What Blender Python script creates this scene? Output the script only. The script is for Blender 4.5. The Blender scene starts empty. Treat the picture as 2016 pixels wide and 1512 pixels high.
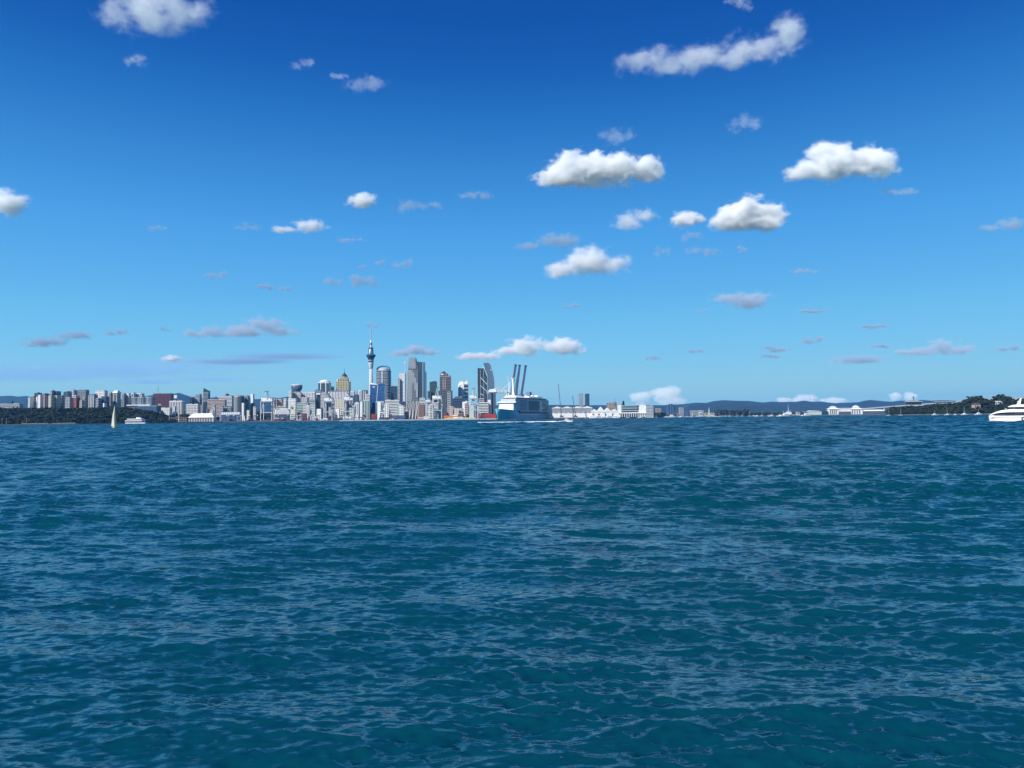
import bpy, bmesh, math, random
import numpy as np
from mathutils import Vector, Matrix, noise as mnoise

# ------------------------------------------------------------------ camera
sc = bpy.context.scene
COL = sc.collection
F_PX, CX, CY, EYE = 1467.0, 1008.0, 756.0, 5.0
PITCH, ROLL = math.radians(2.57), math.radians(0.62)
FW = Vector((0, math.cos(PITCH), math.sin(PITCH)))
U0 = Vector((0, -math.sin(PITCH), math.cos(PITCH)))
R0 = Vector((1, 0, 0))
RT = R0 * math.cos(ROLL) - U0 * math.sin(ROLL)
UP = U0 * math.cos(ROLL) + R0 * math.sin(ROLL)
cd = bpy.data.cameras.new('camera')
cam = bpy.data.objects.new('camera', cd)
COL.objects.link(cam)
cd.sensor_width = 36.0
cd.lens = F_PX / 2016 * 36.0
cd.clip_start = 0.5
cd.clip_end = 200000.0
_m = Matrix((RT, UP, -FW)).transposed().to_4x4()
_m.translation = (0, 0, EYE)
cam.matrix_world = _m
sc.camera = cam

# ------------------------------------------------------------------ light
SUN_EL = math.radians(39)
SUN_AZ = math.radians(-134)          # measured from the view direction, to the left and behind
SDIR = Vector((math.sin(SUN_AZ) * math.cos(SUN_EL), math.cos(SUN_AZ) * math.cos(SUN_EL), math.sin(SUN_EL)))
w = bpy.data.worlds.new('World')
sc.world = w
w.use_nodes = True
wn = w.node_tree
bg = wn.nodes['Background']
sky = wn.nodes.new('ShaderNodeTexSky')
sky.sky_type = 'NISHITA'
sky.sun_disc = False
sky.sun_elevation = SUN_EL
sky.sun_rotation = SUN_AZ
sky.air_density = 0.7
sky.dust_density = 0.0
sky.ozone_density = 8.0
tc = wn.nodes.new('ShaderNodeTexCoord')
sx = wn.nodes.new('ShaderNodeSeparateXYZ')
rp = wn.nodes.new('ShaderNodeValToRGB')
mul = wn.nodes.new('ShaderNodeMixRGB')
mul.blend_type = 'MULTIPLY'
mul.inputs[0].default_value = 1.0
wn.links.new(tc.outputs['Generated'], sx.inputs[0])
wn.links.new(sx.outputs[2], rp.inputs[0])
# clear deep-blue air: grading of the sky by height above the horizon, the same all round
RAMP = [(0.0, (0.70, 0.94, 0.99)), (0.012, (0.72, 0.97, 0.99)), (0.04, (0.90, 1.08, 0.96)), (0.132, (0.94, 1.50, 1.29)),
        (0.243, (0.76, 1.68, 1.72)), (0.32, (0.52, 1.50, 1.74)), (0.392, (0.27, 1.17, 1.68)), (0.43, (0.17, 0.95, 1.60)), (0.476, (0.115, 0.83, 1.56)), (0.8, (0.12, 0.75, 1.55))]
el = rp.color_ramp.elements
el[0].position, el[0].color = RAMP[0][0], (*RAMP[0][1], 1)
el[1].position, el[1].color = RAMP[-1][0], (*RAMP[-1][1], 1)
for ps, c in RAMP[1:-1]:
    e = el.new(ps)
    e.color = (*c, 1)
# the sky over the harbour is even all round: look it up by height alone
_ln = wn.nodes.new('ShaderNodeVectorMath'); _ln.operation = 'LENGTH'
_fl = wn.nodes.new('ShaderNodeVectorMath'); _fl.operation = 'MULTIPLY'
_fl.inputs[1].default_value = (1, 1, 0)
_cb = wn.nodes.new('ShaderNodeCombineXYZ')
wn.links.new(tc.outputs['Generated'], _fl.inputs[0])
wn.links.new(_fl.outputs[0], _ln.inputs[0])
wn.links.new(_ln.outputs['Value'], _cb.inputs[1])
_mx = wn.nodes.new('ShaderNodeMath'); _mx.operation = 'MAXIMUM'
_mx.inputs[1].default_value = 0.004
wn.links.new(sx.outputs[2], _mx.inputs[0])
wn.links.new(_mx.outputs[0], _cb.inputs[2])
wn.links.new(_cb.outputs[0], sky.inputs[0])
wn.links.new(sky.outputs[0], mul.inputs[1])
wn.links.new(rp.outputs[0], mul.inputs[2])
wn.links.new(mul.outputs[0], bg.inputs[0])
bg.inputs[1].default_value = 0.086
sl = bpy.data.lights.new('sun', 'SUN')
sl.energy = 5.0
sl.angle = math.radians(0.5)
sl.color = (1.0, 0.965, 0.91)
so = bpy.data.objects.new('sun', sl)
COL.objects.link(so)
so.rotation_euler = SDIR.to_track_quat('Z', 'Y').to_euler()
vs = sc.view_settings
vs.view_transform = 'Standard'
vs.look = 'None'
vs.exposure = 0.22
vs.gamma = 1.0
vs.use_curve_mapping = False
sc.cycles.volume_bounces = 10
sc.cycles.volume_step_rate = 0.5
sc.cycles.volume_max_steps = 256
sc.cycles.max_bounces = 12
sc.cycles.caustics_reflective = False
sc.cycles.caustics_refractive = False

# ------------------------------------------------------------------ helpers
def ray(px, py):
    return FW + RT * ((px - CX) / F_PX) - UP * ((py - CY) / F_PX)

def at(px, py, Y):
    """The point of the place that photo pixel (px, py) shows at Y metres ahead."""
    d = ray(px, py)
    return Vector((0, 0, EYE)) + d * (Y / d.y)

def horizon(px):
    return 832.4 - 0.01082 * px

def X(px, Y):
    return at(px, horizon(px), Y).x

def Z(px, py, Y):
    return at(px, py, Y).z

def M2(px, Y):
    return Y / F_PX * px             # photo pixels to metres at Y

def setp(o, label=None, cat=None, group=None, kind=None):
    if label: o['label'] = label
    if cat: o['category'] = cat
    if group: o['group'] = group
    if kind: o['kind'] = kind
    return o

def obj(name, me, mat=None, parent=None, **kw):
    o = bpy.data.objects.new(name, me)
    COL.objects.link(o)
    if mat is not None and me is not None and not me.materials:
        me.materials.append(mat)
    if parent is not None:
        o.parent = parent
    return setp(o, **kw)

MATS = {}
def mat(name, col, rough=0.7, var=0.12, metal=0.0, scale=0.15, spec=0.3):
    """Plain coloured surface with a little weathering."""
    if name in MATS:
        return MATS[name]
    m = bpy.data.materials.new(name)
    m.use_nodes = True
    nt = m.node_tree
    b = nt.nodes['Principled BSDF']
    b.inputs['Roughness'].default_value = rough
    b.inputs['Metallic'].default_value = metal
    b.inputs['Specular IOR Level'].default_value = spec
    t = nt.nodes.new('ShaderNodeTexNoise')
    t.inputs['Scale'].default_value = scale
    t.inputs['Detail'].default_value = 5
    g = nt.nodes.new('ShaderNodeNewGeometry')
    nt.links.new(g.outputs['Position'], t.inputs['Vector'])
    r = nt.nodes.new('ShaderNodeValToRGB')
    r.color_ramp.elements[0].position = 0.3
    r.color_ramp.elements[1].position = 0.7
    r.color_ramp.elements[0].color = (*[c * (1 - var) for c in col], 1)
    r.color_ramp.elements[1].color = (*[min(c * (1 + var), 0.95) for c in col], 1)
    nt.links.new(t.outputs[0], r.inputs[0])
    nt.links.new(r.outputs[0], b.inputs['Base Color'])
    MATS[name] = m
    return m

# ------------------------------------------------------------------ water
def build_water():
    rng = np.random.default_rng(7)
    near = (np.geomspace(7.5, 290, 730), np.radians(np.linspace(-47, 47, 900)))
    far_ = (np.concatenate([np.linspace(266, 2300, 970), np.geomspace(2300, 15000, 34)[1:]]), np.radians(np.linspace(-44, 44, 540)))
    sheets = []
    for r, ang in (near, far_):
        R, A = np.meshgrid(r, ang, indexing='ij')
        x = (R * np.sin(A)).astype(np.float32)
        y = (R * np.cos(A)).astype(np.float32)
        # gusts: patches of rougher and calmer water
        g = np.zeros_like(x)
        grng = np.random.default_rng(31)
        for i in range(40):
            Lg = 3.0 * (26.0 ** grng.random())
            tg, pg = grng.uniform(0, math.pi), grng.uniform(0, 6.28)
            g += np.cos(2 * math.pi / Lg * (x * math.cos(tg) * 0.6 + y * math.sin(tg)) + pg) * 0.32
        env = np.clip(1.02 + 0.34 * g, 0.45, 1.8).astype(np.float32)
        sheets.append([x, y, np.gradient(r), np.zeros_like(x), np.zeros_like(x), np.zeros_like(x), env])
    n = 150
    lam = np.geomspace(6.5, 0.13, n)
    wind = math.radians(-97)            # the chop runs towards the camera
    comps = [(L, 0.30 + 0.30 * i / n, (0.0125 if L > 1.5 else 0.0155 if L > 0.5 else 0.029) * math.exp(-(L / 5.2) ** 3), False) for i, L in enumerate(lam)]
    # a low old swell under the chop
    comps += [(L, 0.35, 0.009, False) for L in np.geomspace(5.0, 16.0, 22)]
    # farther out the sheet carries the same steepness in longer waves
    comps += [(L, 0.36, 0.062, True) for L in np.geomspace(0.6, 34.0, 105)]
    for L, spread, s, far in comps:
        k = 2 * math.pi / L
        th = wind + rng.normal(0, spread)
        ph = rng.uniform(0, 2 * math.pi)
        a = s * (0.75 + 0.5 * rng.random()) / k * 1.414
        for x, y, dr, z, hx, hy, env in sheets:
            q = L / dr
            need = np.clip((q - 2.2) / 1.6, 0, 1)
            if far:
                need = need * np.clip((7.0 - q) / 2.5, 0, 1)
            need = need.astype(np.float32)
            on = np.where(need > 0)[0]
            if len(on) == 0:
                continue
            i0, i1 = on[0], on[-1] + 1
            f = k * (x[i0:i1] * math.cos(th) + y[i0:i1] * math.sin(th)) + ph
            nd = need[i0:i1, None] * a
            if L < 1.5:
                nd = nd * env[i0:i1]
            z[i0:i1] += np.cos(f) * nd
            sf = np.sin(f) * nd * (0.5 if far else 0.9)
            hx[i0:i1] -= sf * math.cos(th)
            hy[i0:i1] -= sf * math.sin(th)
    # the far sheet dips under the end of the near one
    sheets[1][3] -= (0.8 * np.clip((293 - far_[0]) / 10, 0, 1))[:, None].astype(np.float32)
    cos_, quads, lods, off = [], [], [], 0
    for x, y, dr, z, hx, hy, env in sheets:
        NR, NC = x.shape
        cos_.append(np.stack([(x + hx).ravel(), (y + hy).ravel(), z.ravel()], 1))
        ii = off + np.arange(NR - 1)[:, None] * NC + np.arange(NC - 1)[None, :]
        quads.append(np.stack([ii, ii + 1, ii + NC + 1, ii + NC], -1).reshape(-1, 4)[:, ::-1])
        # how much of the chop the sheet itself carries: the rest is fine relief in the material
        lod = np.clip((np.log(np.maximum(dr, 0.01)) - math.log(0.06)) / (math.log(2.0) - math.log(0.06)), 0, 1)
        lods.append(np.repeat(lod, NC))
        off += NR * NC
    co, q, lod = np.concatenate(cos_), np.concatenate(quads), np.concatenate(lods)
    me = bpy.data.meshes.new('water')
    me.vertices.add(len(co))
    me.vertices.foreach_set('co', co.astype(np.float32).ravel())
    nf = len(q)
    me.loops.add(nf * 4)
    me.loops.foreach_set('vertex_index', q.ravel().astype(np.int32))
    me.polygons.add(nf)
    me.polygons.foreach_set('loop_start', np.arange(0, nf * 4, 4, dtype=np.int32))
    me.polygons.foreach_set('use_smooth', np.ones(nf, dtype=bool))
    me.update(calc_edges=True)
    at_ = me.attributes.new('fine', 'FLOAT', 'POINT')
    at_.data.foreach_set('value', lod.astype(np.float32))
    m = bpy.data.materials.new('sea_water')
    m.use_nodes = True
    nt = m.node_tree
    L = nt.links.new
    N = nt.nodes.new
    b = nt.nodes['Principled BSDF']
    b.inputs['Roughness'].default_value = 0.06
    b.inputs['IOR'].default_value = 1.45
    b.inputs['Specular IOR Level'].default_value = 0.5
    b.inputs['Specular Tint'].default_value = (0.55, 0.88, 1.0, 1)
    g = N('ShaderNodeNewGeometry')
    def nz(scale, detail, stretch=1.0):
        mp = N('ShaderNodeMapping')
        mp.inputs['Scale'].default_value = (scale * stretch, scale, scale)
        L(g.outputs['Position'], mp.inputs[0])
        t = N('ShaderNodeTexNoise')
        t.inputs['Scale'].default_value = 1.0
        t.inputs['Detail'].default_value = detail
        L(mp.outputs[0], t.inputs['Vector'])
        return t
    def vmath(op, a, bb):
        v = N('ShaderNodeVectorMath'); v.operation = op
        for i, q_ in enumerate((a, bb)):
            if isinstance(q_, tuple): v.inputs[i].default_value = q_
            elif q_ is not None: L(q_, v.inputs[i])
        return v.outputs[0]
    def scl(v, f):
        q_ = N('ShaderNodeVectorMath'); q_.operation = 'SCALE'
        L(v, q_.inputs[0])
        if isinstance(f, float): q_.inputs['Scale'].default_value = f
        else: L(f, q_.inputs['Scale'])
        return q_.outputs[0]
    fa = N('ShaderNodeAttribute'); fa.attribute_name = 'fine'
    big = nz(0.7, 5, 0.4)           # metre-sized chop, for the far water
    small = nz(8.0, 6, 0.42)          # ripples
    mid = nz(3.2, 4, 0.4)            # hand-sized ripples
    gust = nz(0.011, 3, 0.35)
    gr = N('ShaderNodeMapRange')
    L(gust.outputs[0], gr.inputs[0])
    gr.inputs[1].default_value = 0.32; gr.inputs[2].default_value = 0.68
    gr.inputs[3].default_value = 0.75; gr.inputs[4].default_value = 1.3
    n1 = scl(vmath('MULTIPLY', vmath('SUBTRACT', big.outputs['Color'], (0.5, 0.5, 0.5)), (1.0, 1.7, 0)), fa.outputs['Fac'])
    n2 = vmath('MULTIPLY', vmath('SUBTRACT', small.outputs['Color'], (0.5, 0.5, 0.5)), (0.75, 1.0, 0))
    n3 = vmath('MULTIPLY', vmath('SUBTRACT', mid.outputs['Color'], (0.5, 0.5, 0.5)), (0.7, 1.0, 0))
    tot = vmath('ADD', vmath('ADD', scl(n1, 0.4), scl(n3, 0.85)), scl(n2, 1.25))
    rr = N('ShaderNodeMapRange')
    L(fa.outputs['Fac'], rr.inputs[0])
    rr.inputs[3].default_value = 0.07; rr.inputs[4].default_value = 0.22
    L(rr.outputs[0], b.inputs['Roughness'])
    tot = scl(tot, gr.outputs[0])
    L(vmath('NORMALIZE', vmath('ADD', g.outputs['Normal'], tot), None), b.inputs['Normal'])
    # the body of the water: murky green-blue, in drifting patches
    pt = nz(0.02, 3, 0.4)
    cr = N('ShaderNodeValToRGB')
    cr.color_ramp.elements[0].position = 0.35
    cr.color_ramp.elements[1].position = 0.65
    cr.color_ramp.elements[0].color = (0.0008, 0.042, 0.066, 1)
    cr.color_ramp.elements[1].color = (0.0012, 0.052, 0.069, 1)
    L(pt.outputs[0], cr.inputs[0])
    L(cr.outputs[0], b.inputs['Base Color'])
    obj('water', me, m, kind='structure')

build_water()

# ------------------------------------------------------------------ haze
def build_haze():
    bm = bmesh.new()
    bmesh.ops.create_cube(bm, size=1.0)
    bmesh.ops.scale(bm, vec=(44000, 18000, 420), verts=bm.verts)
    bmesh.ops.translate(bm, vec=(0, 8000, 198), verts=bm.verts)
    me = bpy.data.meshes.new('haze')
    bm.to_mesh(me); bm.free()
    m = bpy.data.materials.new('haze_air')
    m.use_nodes = True
    nt = m.node_tree
    nt.nodes.clear()
    o = nt.nodes.new('ShaderNodeOutputMaterial')
    v = nt.nodes.new('ShaderNodeVolumePrincipled')
    v.inputs['Color'].default_value = (0.14, 0.5, 1.0, 1)
    v.inputs['Density'].default_value = 3.6e-5
    v.inputs['Anisotropy'].default_value = 0.0
    nt.links.new(v.outputs[0], o.inputs['Volume'])
    obj('haze', me, m, kind='stuff')
build_haze()
# ------------------------------------------------------------------ clouds
def cloud_material(lobes, big, seed, dens, colour, wisp, zbase, fine, edge):
    """A volume whose density is a set of soft ellipsoids (object space, metres) eaten away by noise, flat underneath."""
    m = bpy.data.materials.new('cloud_vapour')
    m.use_nodes = True
    nt = m.node_tree
    nt.nodes.clear()
    L = nt.links.new
    N = nt.nodes.new
    out = N('ShaderNodeOutputMaterial')
    v = N('ShaderNodeVolumePrincipled')
    v.inputs['Color'].default_value = (*colour, 1)
    v.inputs['Anisotropy'].default_value = -0.15
    L(v.outputs[0], out.inputs['Volume'])
    tc = N('ShaderNodeTexCoord')
    P = tc.outputs['Object']
    def math_(op, a, b=None, clamp=False):
        q = N('ShaderNodeMath'); q.operation = op; q.use_clamp = clamp
        for i, s in enumerate((a, b)):
            if s is None: continue
            if isinstance(s, (int, float)): q.inputs[i].default_value = s
            else: L(s, q.inputs[i])
        return q.outputs[0]
    F = None
    for (cx, cy, cz, rx, ry, rz) in lobes:
        mp = N('ShaderNodeMapping')
        mp.vector_type = 'POINT'
        mp.inputs['Scale'].default_value = (1 / rx, 1 / ry, 1 / rz)
        mp.inputs['Location'].default_value = (-cx / rx, -cy / ry, -cz / rz)
        L(P, mp.inputs[0])
        ln = N('ShaderNodeVectorMath'); ln.operation = 'LENGTH'
        L(mp.outputs[0], ln.inputs[0])
        f = math_('SUBTRACT', 1.0, ln.outputs['Value'])
        F = f if F is None else math_('MAXIMUM', F, f)
    mp = N('ShaderNodeMapping')
    s = 1.0 / (big * fine)
    mp.inputs['Scale'].default_value = (s * 0.7, s * 0.7, s)
    mp.inputs['Location'].default_value = (seed * 7.3, seed * 3.1, seed * 1.7)
    L(P, mp.inputs[0])
    nz = N('ShaderNodeTexNoise')
    nz.inputs['Scale'].default_value = 1.0
    nz.inputs['Detail'].default_value = 8
    nz.inputs['Roughness'].default_value = 0.68
    L(mp.outputs[0], nz.inputs['Vector'])
    e = math_('MULTIPLY', math_('SUBTRACT', nz.outputs[0], 0.5), wisp * 2.2)
    F = math_('ADD', F, e)
    if zbase is not None:
        sp = N('ShaderNodeSeparateXYZ')
        L(P, sp.inputs[0])
        b = math_('ADD', math_('MULTIPLY', math_('SUBTRACT', sp.outputs[2], zbase), 1.6 / big), math_('MULTIPLY', e, 0.35))
        F = math_('MINIMUM', F, math_('ADD', b, 0.2))
    F = math_('SUBTRACT', F, 0.17)
    d = math_('MULTIPLY', F, edge, clamp=True)
    d = math_('MULTIPLY', math_('POWER', d, 1.6), dens)
    L(d, v.inputs['Density'])
    return m

def cloud(px_lobes, dens, colour, wisp, seed, base=1050.0, flat=False, grow=1.3, **kw):
    """px_lobes: (cx, cy, w, h) in photo pixels; the cloud stands where its base is at the common cloud height."""
    x0 = min(l[0] - l[2] / 2 for l in px_lobes); x1 = max(l[0] + l[2] / 2 for l in px_lobes)
    y1 = max(l[1] + l[3] / 2 for l in px_lobes)
    cx = (x0 + x1) / 2
    d = ray(cx, y1)
    t = base / d.z
    Cc = Vector((0, 0, EYE)) + d * t
    mpp = t / F_PX                     # metres per photo pixel in the plane facing the camera
    lobes = []
    for (lx, ly, lw, lh) in px_lobes:
        o = at(lx, ly, Cc.y) - Cc
        rx, rz = lw / 2 * mpp * grow, lh / 2 * mpp * grow
        ry = min(max(rx * 0.6, rz), rx * 1.2)
        lobes.append((o.x, o.y, o.z, rx, ry, rz))
    bm = bmesh.new()
    k = 1.0 + wisp * 0.2
    for (ox, oy, oz, rx, ry, rz) in lobes:
        for a in range(12):
            for b in range(-2, 3):
                th, ph = a * math.tau / 12, b * math.pi / 5
                bm.verts.new((ox + k*rx*math.cos(th)*math.cos(ph), oy + k*ry*math.sin(th)*math.cos(ph), oz + k*rz*math.sin(ph)))
        bm.verts.new((ox, oy, oz + rz*k)); bm.verts.new((ox, oy, oz - rz*k))
    r = bmesh.ops.convex_hull(bm, input=list(bm.verts))
    bmesh.ops.delete(bm, geom=[g for g in bm.verts if not g.link_faces], context='VERTS')
    me = bpy.data.meshes.new('cloud')
    bm.to_mesh(me); bm.free()
    big = max(l[5] for l in lobes)
    zb = min(l[2] - l[5] for l in lobes) + big * 0.28 if flat else None
    m = cloud_material(lobes, big, seed, dens / big, colour, wisp, zb, .62 if flat else .75, 3.0 if flat else 2.0)
    o = obj('cloud', me, m, cat='cloud', **kw)
    o.location = Cc
    return o

WHITE = (0.995, 0.995, 0.995)
SHADE_GREY = (0.56, 0.66, 0.79)  # self-shadow of the small clouds, put into the vapour colour
def all_clouds():
    s = 0
    for lobes, dens, col, wisp, flat, lb in (
        ([(1100,348,90,50),(1150,334,130,66),(1210,335,110,58),(1268,334,70,54)], 5.6, WHITE, 1.05, True, 'broad bright white cumulus right of the picture centre'),
        ([(1590,340,80,44),(1640,318,100,72),(1705,318,110,62),(1738,325,60,50)], 5.6, WHITE, 1.05, True, 'bright white cumulus with rounded lobes, farthest right of the bright ones'),
        ([(1430,432,72,48),(1475,420,96,64),(1518,430,60,54)], 6.2, WHITE, 1.0, True, 'compact bright white cumulus below the two broad bright ones'),
        ([(1348,432,60,32),(1378,432,36,20)], 3.5, WHITE, 1.0, False, 'small soft white puff touching the compact cumulus on its left'),
        ([(1250,118,80,46),(1310,124,110,44),(1375,116,120,42),(1440,104,120,42),(1500,90,110,44),(1548,70,84,72)], .95, WHITE, 1.6, False, 'long slanting white cloud streak near the top right'),
        ([(238,30,80,60),(290,24,120,84),(345,22,110,76),(388,24,66,60)], 1.3, WHITE, 1.2, False, 'soft white cloud cut by the top edge at the left'),
        ([(1235,436,60,34),(1268,424,50,30)], 1.2, WHITE, 1.1, False, 'pale grey tilted puff between the broad cumulus and the grey bank'),
        ([(1160,514,110,56),(1205,520,80,40),(1105,532,80,32)], 2.8, WHITE, 1.1, False, 'greyish cloud with bright core below the broad cumulus'),
        ([(1100,474,90,28),(1040,484,60,16)], .9, SHADE_GREY, 1.1, False, 'flat grey cloud touching the greyish cloud with bright core'),
        ([(18,402,70,54)], 6.5, WHITE, .9, False, 'bright white puff cut by the left edge'),
        ([(712,395,60,30)], 3.2, WHITE, 1.0, False, 'small white oblong puff above the needle tower'),
        ([(610,445,60,28),(560,452,50,14)], 2.0, WHITE, 1.1, False, 'small white puff with a thin tail left of the oblong puff'),
        ([(1468,592,90,34),(1430,586,60,16),(1490,595,50,26)], 1.1, (0.70, 0.76, 0.86), 1.5, False, 'grey white oval cloud above the distant hills'),  # duller tint, here and in later rows, paints in the cloud's self-shadow
        ([(480,652,80,26),(520,640,70,30),(550,650,60,22),(385,658,50,18),(415,653,50,22),(452,657,50,16)], 1.1, (0.70, 0.76, 0.86), 1.5, True, 'wide mauve grey cloud bank left of the needle tower'),
        ([(1035,681,70,36),(1108,682,86,32),(940,703,80,18),(1000,690,60,18)], 2.6, WHITE, 1.0, True, 'low white and grey double cloud behind the curved tower'),
        ([(790,695,50,15),(818,689,46,20),(845,693,40,14)], 1.2, (0.70, 0.76, 0.86), 1.4, True, 'low grey white cloud behind the tower crane'),
        ([(1855,684,60,32),(1815,692,60,18),(1780,694,40,12),(1895,689,50,18)], 1.2, (0.70, 0.76, 0.86), 1.4, True, 'low grey cloud with bright middle above the right shore'),
        ([(1690,708,120,16)], .8, SHADE_GREY, 1.1, False, 'thin flat grey cloud left of the low grey cloud above the right shore'),
        ([(1990,442,56,26),(1950,450,50,12)], .9, SHADE_GREY, 1.1, False, 'ragged grey cloud cut by the right edge'),
        ([(90,674,80,18),(150,660,60,16),(60,680,30,8),(125,662,36,14)], .9, SHADE_GREY, 1.6, False, 'low grey ragged cloud far left above the wooded bank'),
        ([(218,656,30,10),(238,653,30,14)], .9, SHADE_GREY, 1.5, False, 'small flat grey cloud right of the ragged one far left'),
    ):
        s += 1
        cloud(lobes, dens, col, wisp, s, flat=flat, label=lb, group='clouds')
    def tuft(x, y, w_, h, k):
        rg = random.Random(k)
        return [(x + w_*f + rg.uniform(-.06, .06)*w_, y + rg.uniform(-.25, .25)*h, w_*rg.uniform(.35, .6), h*rg.uniform(.5, 1.05)) for f in (-.27, .02, .28)]
    faint = [(262,117,44,24),(598,126,44,18),(712,160,84,40),(1465,247,60,30),(1213,272,70,32),(825,402,80,22),(935,383,70,14),(1390,498,70,22),(1360,465,44,18),(1305,495,36,20),
             (1770,378,70,10),(1588,533,50,12),(485,447,44,14),(693,473,48,10),(312,449,36,8),(1455,8,50,22),(670,150,40,16)]
    for i, (x, y, w_, h) in enumerate(faint):
        cloud(tuft(x, y, w_, h, i), .5 if y > 300 else .3, SHADE_GREY if y > 300 else WHITE, 1.6, 40 + i, grow=1.5, label='faint small wisp of cloud high in the blue', group='faint wisps')
    small = [(425,544,44,15),(716,553,54,24),(655,557,36,16),(793,520,42,15),(521,564,34,9),(560,566,26,11),(748,518,22,9),(713,527,13,9),(325,649,22,9),(1125,601,28,10),(1287,705,36,10),(1370,691,36,9),
             (1525,686,50,11),(1518,701,36,9),(1598,669,44,13),(1720,643,48,8),(1600,612,50,6),(1990,685,50,11),(1380,610,20,6),(1460,490,20,10),(1730,682,40,8),(735,640,32,8)]
    for i, (x, y, w_, h) in enumerate(small):
        cloud(tuft(x, y, w_, h, i + 50), 1.0, SHADE_GREY, 1.5, 70 + i, grow=1.5, label='small grey scrap of cloud low above the horizon', group='small grey clouds')
    # fair-weather towers on the horizon, behind the hills
    for i, (lb, lobes) in enumerate((('cream white cloud tower on the horizon right of the waterfront hotel', [(1262,785,44,30),(1312,778,60,38),(1328,788,40,34)]),
                    ('low white cloud heads on the horizon over the blue hills', [(1585,786,50,20),(1545,788,30,14),(1640,790,50,16)]),
                    ('pair of small white cloud heads on the horizon beside the radar mast', [(1762,780,26,18),(1792,781,22,20)]))):
        cloud(lobes, 6.0, (0.995, 0.985, 0.96), .8, 100 + i, base=900.0, label=lb, group='horizon clouds')
    # long veil of stratus on the left
    for i, (lb, lobes) in enumerate((('long smooth grey blue veil of cloud low on the left', [(60,735,420,36),(240,728,420,40),(400,716,340,24)]),
                    ('thin tail of the veil reaching the needle tower', [(560,702,260,9),(470,712,220,10)]),
                    ('thin lower tail of the veil', [(430,748,190,8),(300,752,160,10)]))):
        cloud(lobes, .26, (0.46, 0.68, 0.92), .6, 110 + i, base=900.0, label=lb, group='veil clouds')
    cloud([(338,706,40,14)], 2.2, WHITE, 1.0, 120, label='tiny white puff inside the veil', group='clouds')
all_clouds()
# ------------------------------------------------------------------ land
def interp(x, tab):
    if x <= tab[0][0]: return tab[0][1]
    for (a, b), (c, d) in zip(tab, tab[1:]):
        if x <= c:
            return b + (d - b) * (x - a) / (c - a)
    return tab[-1][1]

SHORE = [(-400,1400),(0,1480),(150,1520),(290,1600),(335,1760),(440,1830),(700,1870),(975,1885),(1000,2180),(1080,2230),
         (1090,2060),(1220,2080),(1275,2150),(1300,2900),(1420,3300),(1560,3600),(1700,3700),(1738,3300),(1752,1800),(1830,1700),(2016,1560),(2500,1450)]
#        column: (flat quay depth, rise length, height inland)
RISE = [(-400,(60,350,37)),(250,(60,350,37)),(330,(120,500,38)),(450,(300,600,42)),(600,(260,500,26)),(900,(250,600,18)),(1080,(300,800,14)),
        (1300,(300,1500,22)),(1700,(300,2500,25)),(1752,(25,200,16)),(1850,(25,180,20)),(1890,(25,180,22)),(1905,(25,170,33)),(1925,(25,170,38)),(1946,(25,170,28)),
        (1968,(25,170,38)),(1985,(25,170,36)),(2000,(25,170,24)),(2100,(25,170,20)),(2500,(25,170,20))]

def col_of(x, y):
    return CX + x / y * F_PX

def ground(x, y):
    c = col_of(x, y)
    t = y - interp(c, SHORE)
    a = [interp(c, [(k, v[i]) for k, v in RISE]) for i in range(3)]
    u = min(max((t - a[0]) / a[1], 0), 1)
    u = u * u * (3 - 2 * u)
    return 3.0 + u * (a[2] - 3.0)

def build_ground():
    cols = [-400 + i * 12 for i in range(243)]
    ts = [0, 0.01, 8, 25, 45, 70, 100, 130, 165, 200, 240, 290, 350, 420, 500, 600, 720, 860, 1050, 1300, 1700, 2300, 3200, 4500, 6500]
    vs_, fs = [], []
    for c in cols:
        Ys = interp(c, SHORE)
        for i, t in enumerate(ts):
            Y = Ys + t
            x = (c - CX) / F_PX * Y
            z = -4.0 if i == 0 else ground(x, Y) + (mnoise.noise(Vector((x / 60, Y / 60, 0))) * 1.2 if t > 60 else 0)
            if i == 1 or i == 2: z = 2.6
            vs_.append((x, Y, z))
    n = len(ts)
    for i in range(len(cols) - 1):
        for j in range(n - 1):
            a = i * n + j
            fs.append((a, a + n, a + n + 1, a + 1))
    me = bpy.data.meshes.new('ground')
    me.from_pydata(vs_, [], fs)
    m = mat('land', (0.02, 0.026, 0.014), 0.95, 0.4, scale=0.03)
    nt = m.node_tree
    g = nt.nodes.new('ShaderNodeNewGeometry')
    s = nt.nodes.new('ShaderNodeSeparateXYZ')
    mr = nt.nodes.new('ShaderNodeMapRange')
    mr.inputs[1].default_value = 4.0; mr.inputs[2].default_value = 7.0
    mx = nt.nodes.new('ShaderNodeMixRGB')
    b = nt.nodes['Principled BSDF']
    old = b.inputs['Base Color'].links[0].from_socket
    nt.links.new(g.outputs['Position'], s.inputs[0])
    nt.links.new(s.outputs[2], mr.inputs[0])
    nt.links.new(mr.outputs[0], mx.inputs[0])
    mx.inputs[1].default_value = (0.12, 0.11, 0.10, 1)     # paved quay and rocky foot of the shore
    nt.links.new(old, mx.inputs[2])
    nt.links.new(mx.outputs[0], b.inputs['Base Color'])
    obj('ground', me, m, kind='structure')
build_ground()

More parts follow.
